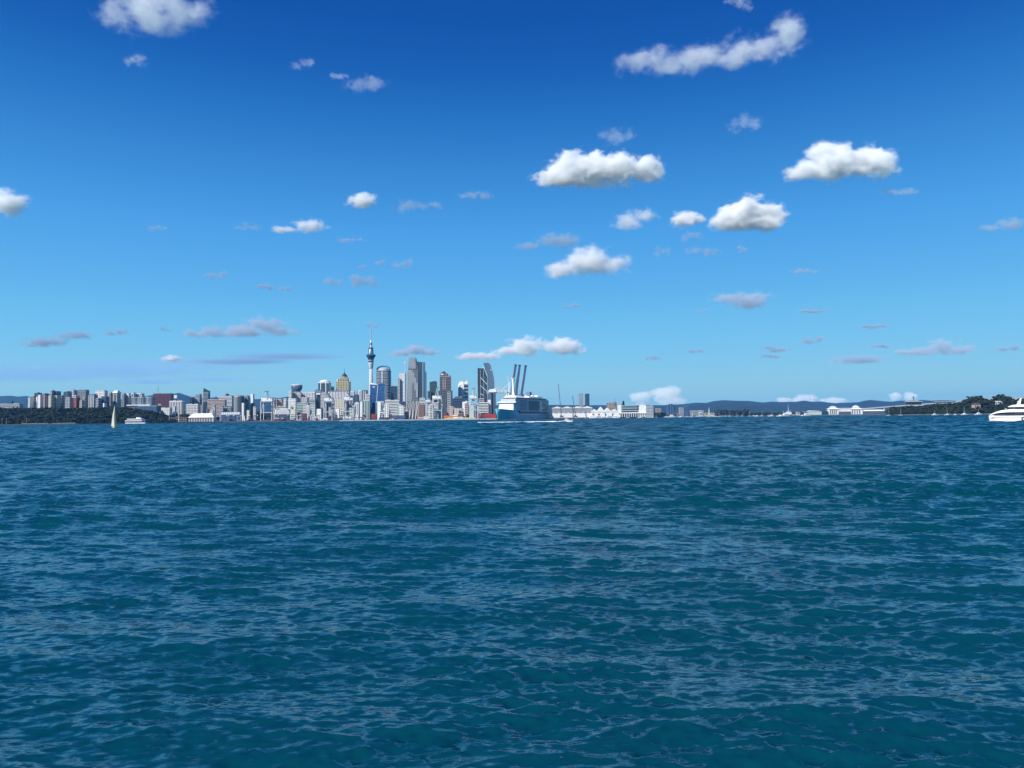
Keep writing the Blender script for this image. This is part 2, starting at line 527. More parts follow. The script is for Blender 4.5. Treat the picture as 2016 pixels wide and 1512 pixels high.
RIDGE = [(-300,786),(-60,783),(0,780),(20,779),(35,781),(50,779.5),(70,784),(150,792),(250,786),(300,778),(340,775.5),(352,773.6),(362,777),(374,781),(410,785),
         (430,781),(455,779),(470,782),(500,786),(545,784),(575,779),(590,778),(610,783),(650,792),(900,797),(1200,798),(1300,797.5),(1340,796),(1370,793.5),(1390,794),
         (1402,791),(1425,788.6),(1450,789.4),(1475,789),(1500,792),(1520,790),(1545,791.5),(1570,790.5),(1582,788.2),(1600,791),(1617,790),(1630,792),(1645,793.5),
         (1670,793),(1690,792.5),(1700,789.5),(1713,787.6),(1732,789.8),(1752,791.5),(1775,789),(1800,790.5),(1860,788.5),(1900,790),(2016,794),(2400,792)]
def build_hills():
    vs_, fs = [], []
    cols = [-300 + i * 4 for i in range(676)]
    rows = [(9000, 0.12), (9800, 0.42), (10800, 0.78), (12000, 1.0), (13500, 0.7), (15500, 0.0)]
    for c in cols:
        y = interp(c, RIDGE)
        h = max(at(c, y, 12000).z, 20)
        for j, (Y, f) in enumerate(rows):
            x = (c - CX) / F_PX * Y
            v = Vector((x / 900, Y / 900, 0))
            q = mnoise.fractal(v, 1.0, 2.0, 5)
            z = h * f + q * (60 if j in (1, 2) else 10) * (0 if j in (0, 5) else 1)
            vs_.append((x, Y, z))
    n = len(rows)
    for i in range(len(cols) - 1):
        for j in range(n - 1):
            a = i * n + j
            fs.append((a, a + n, a + n + 1, a + 1))
    me = bpy.data.meshes.new('hills')
    me.from_pydata(vs_, [], fs)
    obj('hills', me, mat('hill_bush', (0.016, 0.026, 0.022), 0.95, 0.6, scale=0.004), kind='structure')
build_hills()

# ------------------------------------------------------------------ mesh builder
class MB:
    def __init__(s): s.v, s.f = [], []
    def quad(s, a, b, c, d):
        n = len(s.v); s.v += [tuple(a), tuple(b), tuple(c), tuple(d)]; s.f.append((n, n+1, n+2, n+3)); return s
    def box(s, x0, x1, y0, y1, z0, z1):
        n = len(s.v)
        s.v += [(x0,y0,z0),(x1,y0,z0),(x1,y1,z0),(x0,y1,z0),(x0,y0,z1),(x1,y0,z1),(x1,y1,z1),(x0,y1,z1)]
        s.f += [(n+3,n+2,n+1,n),(n+4,n+5,n+6,n+7),(n,n+1,n+5,n+4),(n+1,n+2,n+6,n+5),(n+2,n+3,n+7,n+6),(n+3,n,n+4,n+7)]
        return s
    def ring(s, x0, x1, y0, y1, t, z0, z1):
        n = len(s.v)
        for z in (z0, z1):
            s.v += [(x0,y0,z),(x1,y0,z),(x1,y1,z),(x0,y1,z),(x0+t,y0+t,z),(x1-t,y0+t,z),(x1-t,y1-t,z),(x0+t,y1-t,z)]
        for i in range(4):
            j = (i + 1) % 4
            s.f += [(n+i,n+j,n+8+j,n+8+i),(n+4+j,n+4+i,n+12+i,n+12+j),(n+8+i,n+8+j,n+12+j,n+12+i),(n+j,n+i,n+4+i,n+4+j)]
        return s
    def hexa(s, p):                   # eight corners: four below, four above
        n = len(s.v); s.v += [tuple(q) for q in p]
        s.f += [(n+3,n+2,n+1,n),(n+4,n+5,n+6,n+7),(n,n+1,n+5,n+4),(n+1,n+2,n+6,n+5),(n+2,n+3,n+7,n+6),(n+3,n,n+4,n+7)]
        return s
    def prism(s, poly, z0, z1, top=None):
        top = top or poly
        n, k = len(s.v), len(poly)
        s.v += [(x, y, z0) for x, y in poly] + [(x, y, z1) for x, y in top]
        s.f += [tuple(n + i for i in reversed(range(k))), tuple(n + k + i for i in range(k))]
        s.f += [(n+i, n+(i+1)%k, n+k+(i+1)%k, n+k+i) for i in range(k)]
        return s
    def xprism(s, poly, y0, y1):      # outline in x, z (counter-clockwise seen from -y), pushed along y
        n, k = len(s.v), len(poly)
        s.v += [(x, y0, z) for x, z in poly] + [(x, y1, z) for x, z in poly]
        s.f += [tuple(n + i for i in range(k)), tuple(n + k + i for i in reversed(range(k)))]
        s.f += [(n+(i+1)%k, n+i, n+k+i, n+k+(i+1)%k) for i in range(k)]
        return s
    def lathe(s, prof, cx=0, cy=0, k=20, sy=1.0):
        n = len(s.v)
        for r, z in prof:
            for i in range(k):
                a = math.tau * i / k
                s.v.append((cx + r * math.cos(a), cy + sy * r * math.sin(a), z))
        for j in range(len(prof) - 1):
            for i in range(k):
                a, b = n + j*k + i, n + j*k + (i+1) % k
                s.f.append((a, b, b + k, a + k))
        s.f.append(tuple(n + i for i in reversed(range(k))))
        m = n + (len(prof)-1) * k
        s.f.append(tuple(m + i for i in range(k)))
        return s
    def bar(s, p, q, w, h=None):
        p, q = Vector(p), Vector(q)
        d = (q - p)
        if d.length < 1e-6: return s
        d.normalize()
        a = d.cross(Vector((0, 0, 1)))
        if a.length < 1e-3: a = Vector((1, 0, 0))
        a.normalize(); b = d.cross(a)
        a *= w / 2; b *= (h or w) / 2
        return s.hexa([p-a-b, p+a-b, p+a+b, p-a+b, q-a-b, q+a-b, q+a+b, q-a+b])
    def mesh(s, name):
        me = bpy.data.meshes.new(name)
        me.from_pydata(s.v, [], s.f)
        return me
    def build(s, name, m, parent=None, smooth=False, **kw):
        me = s.mesh(name)
        if smooth:
            me.polygons.foreach_set('use_smooth', [True] * len(me.polygons))
        return obj(name, me, m, parent, **kw)

# palette (real surface colours)
def C(name):
    P = dict(white=((.80,.80,.78),.6), cream=((.66,.60,.48),.7), beige=((.48,.43,.35),.8), grey=((.27,.29,.31),.7), lgrey=((.5,.52,.54),.7), dgrey=((.10,.115,.13),.6),
             maroon=((.13,.045,.05),.8), brick=((.30,.085,.055),.85), navy=((.022,.032,.075),.35), dark=((.035,.045,.055),.35), brown=((.19,.125,.105),.7), pink=((.62,.47,.43),.7),
             palegreen=((.50,.62,.56),.7), gold=((.58,.50,.30),.6), concrete=((.42,.43,.43),.8), glass=((.03,.05,.075),.14), blueglass=((.02,.085,.26),.14), tealglass=((.02,.075,.095),.16),
             greyglass=((.10,.15,.20),.2), pane=((.03,.042,.06),.15), rust=((.26,.055,.04),.8), steel=((.45,.48,.5),.5), slate=((.05,.095,.18),.5), orange=((.62,.2,.03),.6),
             yellow=((.65,.48,.06),.6), red=((.42,.035,.03),.6), hullblue=((.16,.50,.60),.4), green=((.03,.10,.06),.6), purple=((.10,.085,.15),.7), darkgreen=((.022,.05,.045),.5), stone=((.58,.55,.42),.85),
             sail=((.62,.60,.53),.8), greensail=((.03,.075,.06),.8), wood=((.13,.10,.075),.9), bark=((.07,.055,.04),.95), bluebox=((.04,.09,.24),.7))
    c, r = P[name]
    gl = name in ('glass', 'blueglass', 'tealglass', 'greyglass', 'pane')
    return mat(name, c, r, 0.10 if not gl else 0.25, scale=0.2, spec=0.6 if gl else 0.3)

# ------------------------------------------------------------------ a thing placed by photo column at a real distance
class T:
    def __init__(s, name, label, cat, px, Y, group=None, z=None, rz=0.0):
        s.Y, s.px = Y, px
        s.x = X(px, Y)
        s.z = ground(s.x, Y) - 0.5 if z is None else z
        s.root = bpy.data.objects.new(name, None)
        s.root.empty_display_size = 2
        s.root.location = (s.x, Y, s.z)
        s.root.rotation_euler.z = rz
        COL.objects.link(s.root)
        setp(s.root, label, cat, group)
    def xl(s, px, dy=0.0, py=None):
        Y = s.Y + dy
        return at(px, horizon(px) if py is None else py, Y).x - s.x
    def zl(s, py, px=None, dy=0.0):
        return at(s.px if px is None else px, py, s.Y + dy).z - s.z
    def k(s): return s.Y / F_PX
    def span(s, a, b, y0, y1):
        """local x of the left and right end so that the block shows from column a to column b"""
        xa, xb = s.xl(a, y0), s.xl(b, y0)
        if a < CX:
            xb2 = s.xl(b, y1)
            xb = max(xb2, xa + 0.45 * (xb - xa))
        else:
            xa2 = s.xl(a, y1)
            xa = min(xa2, xb - 0.45 * (xb - xa))
        return xa, xb
    def box(s, part, m, a, b, top, bot=None, y0=-9.0, y1=9.0, style=None, fh=4.2, bay=4.5, pane='pane', **kw):
        xa, xb = s.span(a, b, y0, y1)
        c = (a + b) / 2
        z1 = s.zl(top, c, y0)
        z0 = -2.0 if bot is None else s.zl(bot, c, y0)
        o = MB().box(xa, xb, y0, y1, z0, z1).build(part, C(m), s.root, **kw)
        if style:
            facade(s.root, xa, xb, y0, y1, max(z0, 0.0), z1, style, fh, bay, pane)
        return xa, xb, z0, z1, o
    def add(s, part, m, mb, smooth=False, **kw):
        return mb.build(part, C(m) if isinstance(m, str) else m, s.root, smooth, **kw)

def facade(root, x0, x1, y0, y1, z0, z1, style, fh, bay, pane):
    """Window panes standing slightly proud of three sides; far too small to pick apart from across the harbour."""
    mb = MB()
    e = 0.18
    H = z1 - z0
    nf = max(1, int(H / fh))
    fh = H / nf
    def put(side, u0, u1, w0, w1):
        if side == 0: mb.hexa([(u0,y0-e,w0),(u1,y0-e,w0),(u1,y0+.3,w0),(u0,y0+.3,w0),(u0,y0-e,w1),(u1,y0-e,w1),(u1,y0+.3,w1),(u0,y0+.3,w1)])
        elif side == 1: mb.box(x0-e, x0+.3, u0, u1, w0, w1)
        else: mb.box(x1-.3, x1+e, u0, u1, w0, w1)
    for side, (a, b) in enumerate(((x0, x1), (y0, y1), (y0, y1))):
        W = b - a
        nb = max(1, round(W / bay))
        bw = W / nb
        if style in ('grid', 'dots'):
            f = 0.6 if style == 'grid' else 0.42
            for i in range(nf):
                for j in range(nb):
                    put(side, a + bw*(j+.5-f/2), a + bw*(j+.5+f/2), z0 + fh*(i+.28), z0 + fh*(i+.28+.52))
        elif style == 'band':
            for i in range(nf):
                put(side, a + .6, b - .6, z0 + fh*(i+.3), z0 + fh*(i+.3+.5))
        elif style == 'thin':
            for i in range(nf):
                put(side, a + .3, b - .3, z0 + fh*(i+.62), z0 + fh*(i+.62+.25))
        elif style == 'fin':
            for j in range(nb):
                put(side, a + bw*(j+.25), a + bw*(j+.75), z0 + 1.0, z1 - 1.2)
        elif style == 'slot':
            for j in range(2):
                put(side, a + W*(.22+.4*j), a + W*(.22+.4*j+.16), z0 + 1.0, z1 - 1.5)
        elif style == 'bays':                     # vertical piers with panes floor by floor between them
            for j in range(nb):
                for i in range(nf):
                    put(side, a + bw*(j+.2), a + bw*(j+.8), z0 + fh*(i+.15), z0 + fh*(i+.15+.65))
    mb.build('window_rows' if style not in ('thin',) else 'floor_lines', C(pane), root, kind='stuff')

RND = random.Random(5)
def building(name, label, a, b, top, Y, m, style='grid', depth=18, fh=4.2, bay=4.5, plant=True, pane='pane', cat='building', bot=None, roofm='grey', group=None):
    t = T(name, label, cat, (a + b) / 2, Y, group)
    xa, xb, z0, z1, o = t.box('wall', m, a, b, top, bot, -depth / 2, depth / 2, style, fh, bay, pane)
    W = xb - xa
    if plant:
        n = 1 if W < 16 else 2
        for i in range(n):
            w_ = W * RND.uniform(.22, .4); c = xa + W * ((i + .5) / n + RND.uniform(-.08, .08))
            MB().box(max(c - w_/2, xa + .5), min(c + w_/2, xb - .5), -depth*.25, depth*.3, z1, z1 + RND.uniform(1.6, 3.4)).build('roof_plant', C(roofm), t.root)
        p = MB().ring(xa, xb, -depth/2, depth/2, .4, z1, z1 + .9)
        p.build('parapet', C(m), t.root)
    return t
# ------------------------------------------------------------------ landmark towers
def needle_tower():
    t = T('observation_tower', 'tall slender grey observation tower with dark pod and needle mast above the skyline', 'tower', 730.6, 2450)
    k = t.k()
    def L(prof): return [(r * k, t.zl(y, 730)) for r, y in prof]
    t.add('shaft', 'lgrey', MB().lathe([(5.2*k, 0.0)] + L([(4.6, 800), (3.7, 770), (3.5, 726)]), k=20), True)
    rib = []
    for i in range(8):
        a = math.tau * (i + .5) / 8
        c, s_ = math.cos(a), math.sin(a)
        t.add('buttress', 'concrete', MB().bar((c*6.4*k, s_*6.4*k, 0), (c*3.7*k, s_*3.7*k, t.zl(778, 730)), 1.6))
    t.add('collar', 'lgrey', MB().lathe(L([(3.5, 726), (4.0, 724), (4.9, 716), (5.1, 714)]), k=24), True)
    t.add('window_ring', 'glass', MB().lathe(L([(5.1, 714), (5.2, 710.5)]), k=24))
    t.add('lower_deck', 'lgrey', MB().lathe(L([(5.3, 710.5), (5.4, 709.3)]), k=24))
    t.add('pod', 'tealglass', MB().lathe(L([(5.4, 709.3), (5.6, 706.5), (7.4, 703.5), (8.7, 701.3)]), k=28))
    t.add('pod_rim', 'slate', MB().lathe(L([(8.9, 701.3), (9.4, 700), (9.4, 699.2), (8.4, 698.2), (5, 697.4)]), k=28))
    t.add('upper_cone', 'white', MB().lathe(L([(4.6, 697.4), (3.7, 692), (2.9, 686.6)]), k=20), True)
    for i in range(6):
        a = math.tau * (i + .5) / 6
        t.add('strut', 'slate', MB().bar((math.cos(a)*5*k, math.sin(a)*5*k, t.zl(697.4, 730)), (math.cos(a)*4.2*k, math.sin(a)*4.2*k, t.zl(685.6, 730)), 1.2))
    t.add('upper_ring', 'slate', MB().lathe(L([(3.0, 686.4), (4.7, 685.6), (4.7, 684.4), (2.2, 684.2)]), k=24))
    t.add('mast_base', 'white', MB().lathe(L([(2.0, 684.2), (1.9, 678.2)]), k=16))
    for i in range(4):
        a = math.tau * (i + .5) / 4
        t.add('mast_strut', 'slate', MB().bar((math.cos(a)*2.7*k, math.sin(a)*2.7*k, t.zl(684.2, 730)), (math.cos(a)*2.3*k, math.sin(a)*2.3*k, t.zl(677.8, 730)), .9))
    t.add('mast_ring', 'slate', MB().lathe(L([(2.5, 678.0), (2.7, 677.5), (2.7, 676.8), (1.9, 676.6)]), k=16))
    t.add('mast_cone', 'white', MB().lathe(L([(1.9, 676.6), (1.6, 673), (1.1, 669.8)]), k=16), True)
    t.add('mast', 'concrete', MB().lathe(L([(0.85, 669.8), (0.75, 655.5), (1.25, 655.2), (1.25, 652.5), (.62, 652.2), (.5, 637), (.8, 636.8), (.8, 635.4), (.4, 635), (.28, 624.5)]), k=10))
needle_tower()

def crown_tower():
    t = T('office_tower', 'grey banded office tower with an arched ring crown, right of the needle tower', 'building', 755.5, 2380)
    k = t.k()
    z0, z1 = 0, t.zl(729.5, 755)
    R = 14.2 * k
    pts = []
    for a in range(28):
        q = math.tau * a / 28
        c, s_ = math.cos(q), math.sin(q)
        pts.append((R * math.copysign(abs(c) ** .55, c), .8 * R * math.copysign(abs(s_) ** .55, s_)))
    t.add('wall', 'grey', MB().prism(pts, z0, z1))
    big = [(x * 1.012, y * 1.015) for x, y in pts]
    for i in range(26):
        z = z0 + (z1 - z0) * (i + .55) / 26.5
        t.add('window_band', 'pane' if i % 2 else 'greyglass', MB().prism(big, z, z + (z1 - z0) / 26.5 * .45))
    t.add('lift_core', 'lgrey', MB().box(-R*.16, R*.02, -.8*R-1.2, -.8*R+1, z0, z1 - 2))
    ra, rb = 10.4*k, 8.4*k
    t.add('drum', 'lgrey', MB().lathe([(ra*.93, z1), (ra*.9, z1 + 3.2*k), (ra*.4, z1 + 4.6*k)], k=24, sy=.8))
    n = 14                                       # open arch over the roof
    mb = MB()
    for i in range(n):
        a0, a1 = math.pi*i/n, math.pi*(i+1)/n
        def P(a, r, h): return (r*math.cos(a), h*math.sin(a)**.6 if math.sin(a) > 0 else 0)
        o0, o1 = P(a0, 13.2*k, 9.2*k), P(a1, 13.2*k, 9.2*k)
        i0, i1 = P(a0, 11.6*k, 7.4*k), P(a1, 11.6*k, 7.4*k)
        mb.hexa([(i0[0],-9,z1+i0[1]),(o0[0],-9,z1+o0[1]),(o0[0],3,z1+o0[1]),(i0[0],3,z1+i0[1]),(i1[0],-9,z1+i1[1]),(o1[0],-9,z1+o1[1]),(o1[0],3,z1+o1[1]),(i1[0],3,z1+i1[1])])
    t.add('crown_ring', 'slate', mb)
crown_tower()

def gold_tower():
    t = T('gold_tower', 'cream and gold stepped tower topped by a dark pointed dome and finial', 'building', 676.5, 2300)
    for i, (a, b, top, d) in enumerate(((661.7, 690.8, 751, 13), (664.8, 687.6, 745.6, 10.5), (668.5, 685.6, 743, 9))):
        t.box('tier', 'gold', a, b, top, None if i == 0 else (751, 745.6)[i-1] + .4, -d, d, 'bays', 5, 5.2)
    k = t.k()
    zc = t.zl(743, 678)
    cx = t.xl(678.2)
    t.add('cornice', 'cream', MB().lathe([(6.3*k, zc), (6.6*k, zc + .6*k), (6.4*k, zc + 1*k)], cx=cx, k=8))
    t.add('dome', 'darkgreen', MB().lathe([(6.1*k, zc + 1*k), (5.4*k, zc + 3.2*k), (4.0*k, zc + 5.2*k), (2.2*k, zc + 7*k), (.8*k, zc + 8.6*k)], cx=cx, k=16))
    t.add('spire', 'darkgreen', MB().lathe([(.7*k, zc + 8.6*k), (.35*k, zc + 12*k), (.12*k, zc + 19.5*k)], cx=cx, k=8))
    for sx in (-1, 1):
        t.add('pinnacle', 'cream', MB().lathe([(1.4*k, t.zl(751, 676)), (1.2*k, t.zl(749, 676)), (.2*k, t.zl(746.4, 676))], cx=cx + sx*12.2*k, cy=-9, k=8))
gold_tower()

def domed_glass():
    t = T('office_tower', 'dark glass office block with white domed cap and white edge strips', 'building', 639, 2280)
    xa, xb, z0, z1, o = t.box('wall', 'glass', 626.5, 651.8, 754, None, -14, 14, 'thin', 5, 5, 'greyglass')
    k = t.k()
    c = (xa + xb) / 2; R = (xb - xa) / 2
    t.add('cornice', 'white', MB().box(xa-.4, xb+.4, -14.4, 14.4, z1, z1 + 2.4))
    t.add('drum', 'glass', MB().lathe([(R*1.0, z1+2.4), (R*.98, z1 + 2.2*k)], cx=c, k=24, sy=.8))
    t.add('dome', 'white', MB().lathe([(R*.97, z1 + 2.2*k), (R*.85, z1 + 4.4*k), (R*.5, z1 + 5.8*k), (R*.14, z1 + 6.8*k)], cx=c, k=24, sy=.8), True)
    for f in (.2, .68):
        t.add('edge_strip', 'white', MB().box(xa + (xb-xa)*f, xa + (xb-xa)*f + 2.2, -15, -13.9, z0, z1))
    t.box('annex', 'dark', 651.9, 656.5, 760.8, None, -13, 13)
domed_glass()

def egg_building():
    t = T('rounded_building', 'dark glass egg-shaped building swelling above white rooftops', 'building', 584, 2250)
    k = t.k()
    zc = t.zl(764.5, 584)
    prof = [(1.0*k, zc - 7.6*k), (5.5*k, zc - 7*k), (8.6*k, zc - 4.5*k), (10.6*k, zc - 1*k), (11.2*k, zc + 2.4*k), (10.9*k, zc + 5.2*k)]
    t.add('stem', 'grey', MB().box(-7*k, 7*k, -8, 8, 0, zc - 6.6*k))
    t.add('shell', 'greyglass', MB().lathe(prof, k=28, sy=.75), True)
    t.add('roof_rim', 'lgrey', MB().lathe([(11.1*k, zc + 5.2*k), (10.6*k, zc + 6.6*k), (7*k, zc + 8*k), (2*k, zc + 8.4*k)], k=28, sy=.75), True)
    for i in range(7):
        z = zc - 5*k + i*1.5*k
        r = 8.4*k + (i*.45)*k
        t.add('floor_band', 'slate', MB().lathe([(min(r, 11.25*k), z), (min(r + .3*k, 11.35*k), z + .5*k)], k=28, sy=.75))
egg_building()

def slanted_glass():
    t = T('glass_office', 'blue glass office with slanted top edge in front of the needle tower', 'building', 744.5, 2280)
    zb = -2
    def q(px, py): return (t.xl(px), t.zl(py, px))
    p = [q(730.2, 791), q(758.6, 791), q(758.6, 760), q(755.6, 755.4), q(752, 754.2), q(747.5, 757), q(743.5, 758.2), q(730.2, 757)]
    p[0] = (p[0][0], zb); p[1] = (p[1][0], zb)
    t.add('wall', 'blueglass', MB().xprism(p, -12, 12))
    t.add('edge_fin', 'white', MB().bar((t.xl(741), -12.6, 0), (t.xl(745.6), -12.6, t.zl(757, 745)), 1.6, 1.2))
    t.add('roof_slab', 'white', MB().xprism([q(729.8, 757), q(743.6, 758.2), q(743.6, 756.4), q(729.8, 753.2)], -13, 13))
    for i in range(10):
        y = 761 + i*3.0
        t.add('floor_line', 'greyglass', MB().box(t.xl(730.6), t.xl(758.2), -12.25, -11.9, t.zl(y, 744) - .35, t.zl(y, 744) + .35))
    t.add('sign', 'white', MB().box(t.xl(735.4), t.xl(739.5), -12.7, -11.9, t.zl(763, 737), t.zl(761.2, 737)))
slanted_glass()

def lattice_tower():
    t = T('lattice_tower', 'unfinished grey tower with white diamond lattice face beneath the roof crane', 'building', 812, 2150)
    def q(px, py): return (t.xl(px), t.zl(py, px))
    A, B = q(800.5, 791), q(812, 791)
    body = [(t.xl(800.5), -2), (t.xl(824.5), -2), q(824.5, 722), q(821.5, 716.5), q(819.5, 706), q(806.5, 707), q(804.8, 727), q(803, 735)]
    t.add('wall', 'dgrey', MB().xprism(body, -8, 12))
    t.add('core_top', 'grey', MB().xprism([q(805.6, 726), q(820, 726), q(819.2, 704.6), q(813, 703.4), q(806.8, 706)], -9, 8))
    mb = None
    H0, H1 = t.zl(790, 806), t.zl(728.6, 808)
    n = 9
    for i in range(n):                     # diagonal braces of the lattice
        za, zb = H0 + (H1-H0)*i/n, H0 + (H1-H0)*(i+1)/n
        la, lb = t.xl(800.4 + 3.6*i/n), t.xl(800.4 + 3.6*(i+1)/n)
        ra, rb = t.xl(812 + 1.6*i/n), t.xl(812 + 1.6*(i+1)/n)
        m0, m1 = (la+ra)/2, (lb+rb)/2
        for (p, r_) in (((la, za), (m1, zb)), ((m0, za), (rb, zb)), ((m0, za), (lb, zb)), ((ra, za), (m1, zb))):
            t.add('brace', 'white', MB().bar((p[0], -9.0, p[1]), (r_[0], -9.0, r_[1]), 1.1))
    for i in range(20):
        z = H0 + (H1 - H0)*i/20
        t.add('floor_slab', 'grey', MB().box(t.xl(812.6 + i*.08), t.xl(824.4), -8.7, -7.8, z, z + 1.3))
    for sx in (800.6, 806.8, 812.6, 819, 824):
        t.add('column', 'white', MB().bar((t.xl(sx), -9.3, 0), (t.xl(min(sx + 2, 824.2)), -9.3, H0), 1.5))
    for i in range(4):
        x0 = 800.8 + i*6
        t.add('cross_brace', 'white', MB().bar((t.xl(x0), -9.5, 0), (t.xl(x0+5.6), -9.5, H0*.95), .9))
    for i in range(3):
        t.add('facade_panel', 'concrete', MB().box(t.xl(813.5 + i*3.6), t.xl(815.9 + i*3.6), -9.1, -7.9, t.zl(754 + 14*i, 815), t.zl(734 + 10*i, 815)))
lattice_tower()

def tower_crane():
    t = T('tower_crane', 'luffing tower crane with raised jib on the unfinished lattice tower', 'crane', 797.6, 2145)
    zj = t.zl(714.5, 797.5)
    t.add('mast', 'steel', MB().box(-.9, .9, -.9, .9, t.zl(800, 797), zj))
    t.add('cab', 'white', MB().box(-2.4, 1.4, -1.4, 1.4, zj, zj + 2.6))
    t.add('jib', 'steel', MB().bar((0, 0, zj + 1), (t.xl(812.6), 0, t.zl(687.8, 812)), 1.1))
    t.add('counter_jib', 'steel', MB().bar((0, 0, zj + 1), (t.xl(793.8), 0, t.zl(713.6, 794)), 1.6))
    t.add('apex_frame', 'steel', MB().bar((0, 0, zj + 1), (t.xl(794.2), 0, t.zl(705.8, 794)), .8))
    t.add('stay', 'steel', MB().bar((t.xl(794.2), 0, t.zl(705.8, 794)), (t.xl(809), 0, t.zl(693.4, 809)), .35))
tower_crane()

def dark_tower():
    t = T('glass_tower', 'tallest dark blue glass tower with thin white vertical strip behind the lattice tower', 'building', 831, 2300)
    t.box('wall', 'glass', 822, 833.4, 712.6, None, -14, 10, 'thin', 5, 5, 'greyglass')
    t.box('edge_strip', 'white', 833.0, 834.2, 714, None, -14.8, -6)
    t.box('side_wing', 'blueglass', 834.2, 838, 712.9, None, -13, 9)
    t.box('lower_wing', 'glass', 838, 840.4, 731.6, None, -12, 9)
    t.box('crown', 'greyglass', 822.4, 826, 711.4, 713, -10, 6)
dark_tower()

def brown_tower():
    t = T('brown_tower', 'reddish brown banded tower with small domed cap, left of the white hexagonal tower', 'building', 877, 2200)
    xa, xb, z0, z1, o = t.box('wall', 'brown', 866.2, 888.8, 739.6, None, -12, 12, 'band', 4.6)
    k = t.k()
    x2 = t.xl(882.4)
    t.add('upper_block', 'brown', MB().box(xa, x2, -11, 11, z1, t.zl(735.4, 874)))
    t.add('roof_band', 'lgrey', MB().box(xa - .3, xb + .3, -12.5, 12.5, z1 - 3, z1 - 2))
    t.add('dome', 'slate', MB().lathe([(4.6*k, t.zl(735.4, 873)), (4.4*k, t.zl(733.4, 873)), (2.8*k, t.zl(731.6, 873)), (.4*k, t.zl(730.8, 873))], cx=t.xl(873.8), k=18), True)
    t.add('white_panel', 'white', MB().box(t.xl(869), t.xl(874.6), -12.8, -11.6, t.zl(738.6, 872), t.zl(736.6, 872)))
    for x in (873.2, 877.2):
        t.add('edge_strip', 'lgrey', MB().box(t.xl(x), t.xl(x + .9), -12.6, -11.6, t.zl(767, 875), t.zl(745, 875)))
    t.box('podium', 'dgrey', 863.8, 891.4, 769, None, -18, -12.2, 'grid', 5, 5)
    t.box('light_bands', 'lgrey', 881, 887.6, 771, None, -18.8, -17.8, 'band', 5)
brown_tower()

def hex_tower():
    t = T('white_tower', 'bright white tower with rooftop fins standing alone right of the brown tower', 'building', 912, 2250)
    k = t.k()
    z1 = t.zl(755.5, 912)
    p = [(t.xl(902.6), 8), (t.xl(902.6), -4), (t.xl(909), -10), (t.xl(914), -10), (t.xl(922), -3), (t.xl(922), 10)]
    t.add('wall', 'white', MB().prism([p[0], p[1], p[2], p[3], p[4], p[5]], -2, z1))
    for i in range(9):
        z = z1 * (i + .5) / 9.4
        t.add('window_band', 'pane', MB().prism([(p[3][0]+.4, -10.25), (p[4][0]+.3, -3.3), (p[4][0]-.3, -2.6), (p[3][0], -9.6)], z, z + z1*.05))
    for x in (904.5, 906.6):
        t.add('edge_strip', 'lgrey', MB().bar((t.xl(x), -6.4 - (x-904.5)*1.6, 0), (t.xl(x), -6.4 - (x-904.5)*1.6, z1 - 3), 1.2))
    t.add('roof_block', 'white', MB().box(t.xl(905), t.xl(913), -4, 8, z1, t.zl(751, 909)))
    t.add('roof_fin', 'white', MB().xprism([(t.xl(913), z1), (t.xl(921.6), z1), (t.xl(921), t.zl(749, 920)), (t.xl(919), t.zl(749.4, 919))], -2, 4))
hex_tower()

def sail_tower():
    t = T('curved_tower', 'curved blue glass tower with sail-shaped top and white diagonal braces behind the cranes', 'building', 957.5, 2150)
    def q(px, py): return (t.xl(px), t.zl(py, px))
    body = [(t.xl(942), -2), (t.xl(962), -2), q(962, 726), q(942, 725.2)]
    t.add('wall', 'glass', MB().xprism(body, -10, 14))
    t.add('dark_edge', 'dark', MB().xprism([(t.xl(941.4), -2), (t.xl(946.4), -2), q(946.4, 725.6), q(941.4, 724.8)], -10.6, 13))
    sail = [(t.xl(960.3), -2), (t.xl(973.9), -2), q(973.9, 757), q(973.2, 745.5), q(971.4, 735), q(969.2, 726.5), q(966.4, 718), q(964.6, 715.7), q(961.8, 714.7), q(952.6, 715.6), q(955, 722), q(960.3, 742)]
    t.add('sail', 'greyglass', MB().xprism(sail, -12, 10))
    for (a, b) in (((953, 722.5), (960.6, 741.5)), ((946.8, 743.5), (960.4, 757.5)), ((946.8, 759.5), (961, 772.5)), ((947, 775), (952, 779))):
        t.add('brace', 'white', MB().bar((q(*a)[0], -12.6, q(*a)[1]), (q(*b)[0], -12.6, q(*b)[1]), 1.2))
    for x in (946.8, 953.4, 960.4):
        t.add('edge_strip', 'lgrey', MB().box(t.xl(x) - .4, t.xl(x) + .4, -12.3, -9.8, 0, t.zl(728 if x < 960 else 742, x)))
    for i in range(13):
        z = t.zl(729 + i*4.0, 953)
        t.add('floor_line', 'slate', MB().box(t.xl(947), t.xl(960), -10.35, -9.8, z, z + .7))
    t.add('sign', 'white', MB().box(t.xl(966.2), t.xl(968.4), -12.7, -11.8, t.zl(729.6, 967), t.zl(727.8, 967)))
sail_tower()

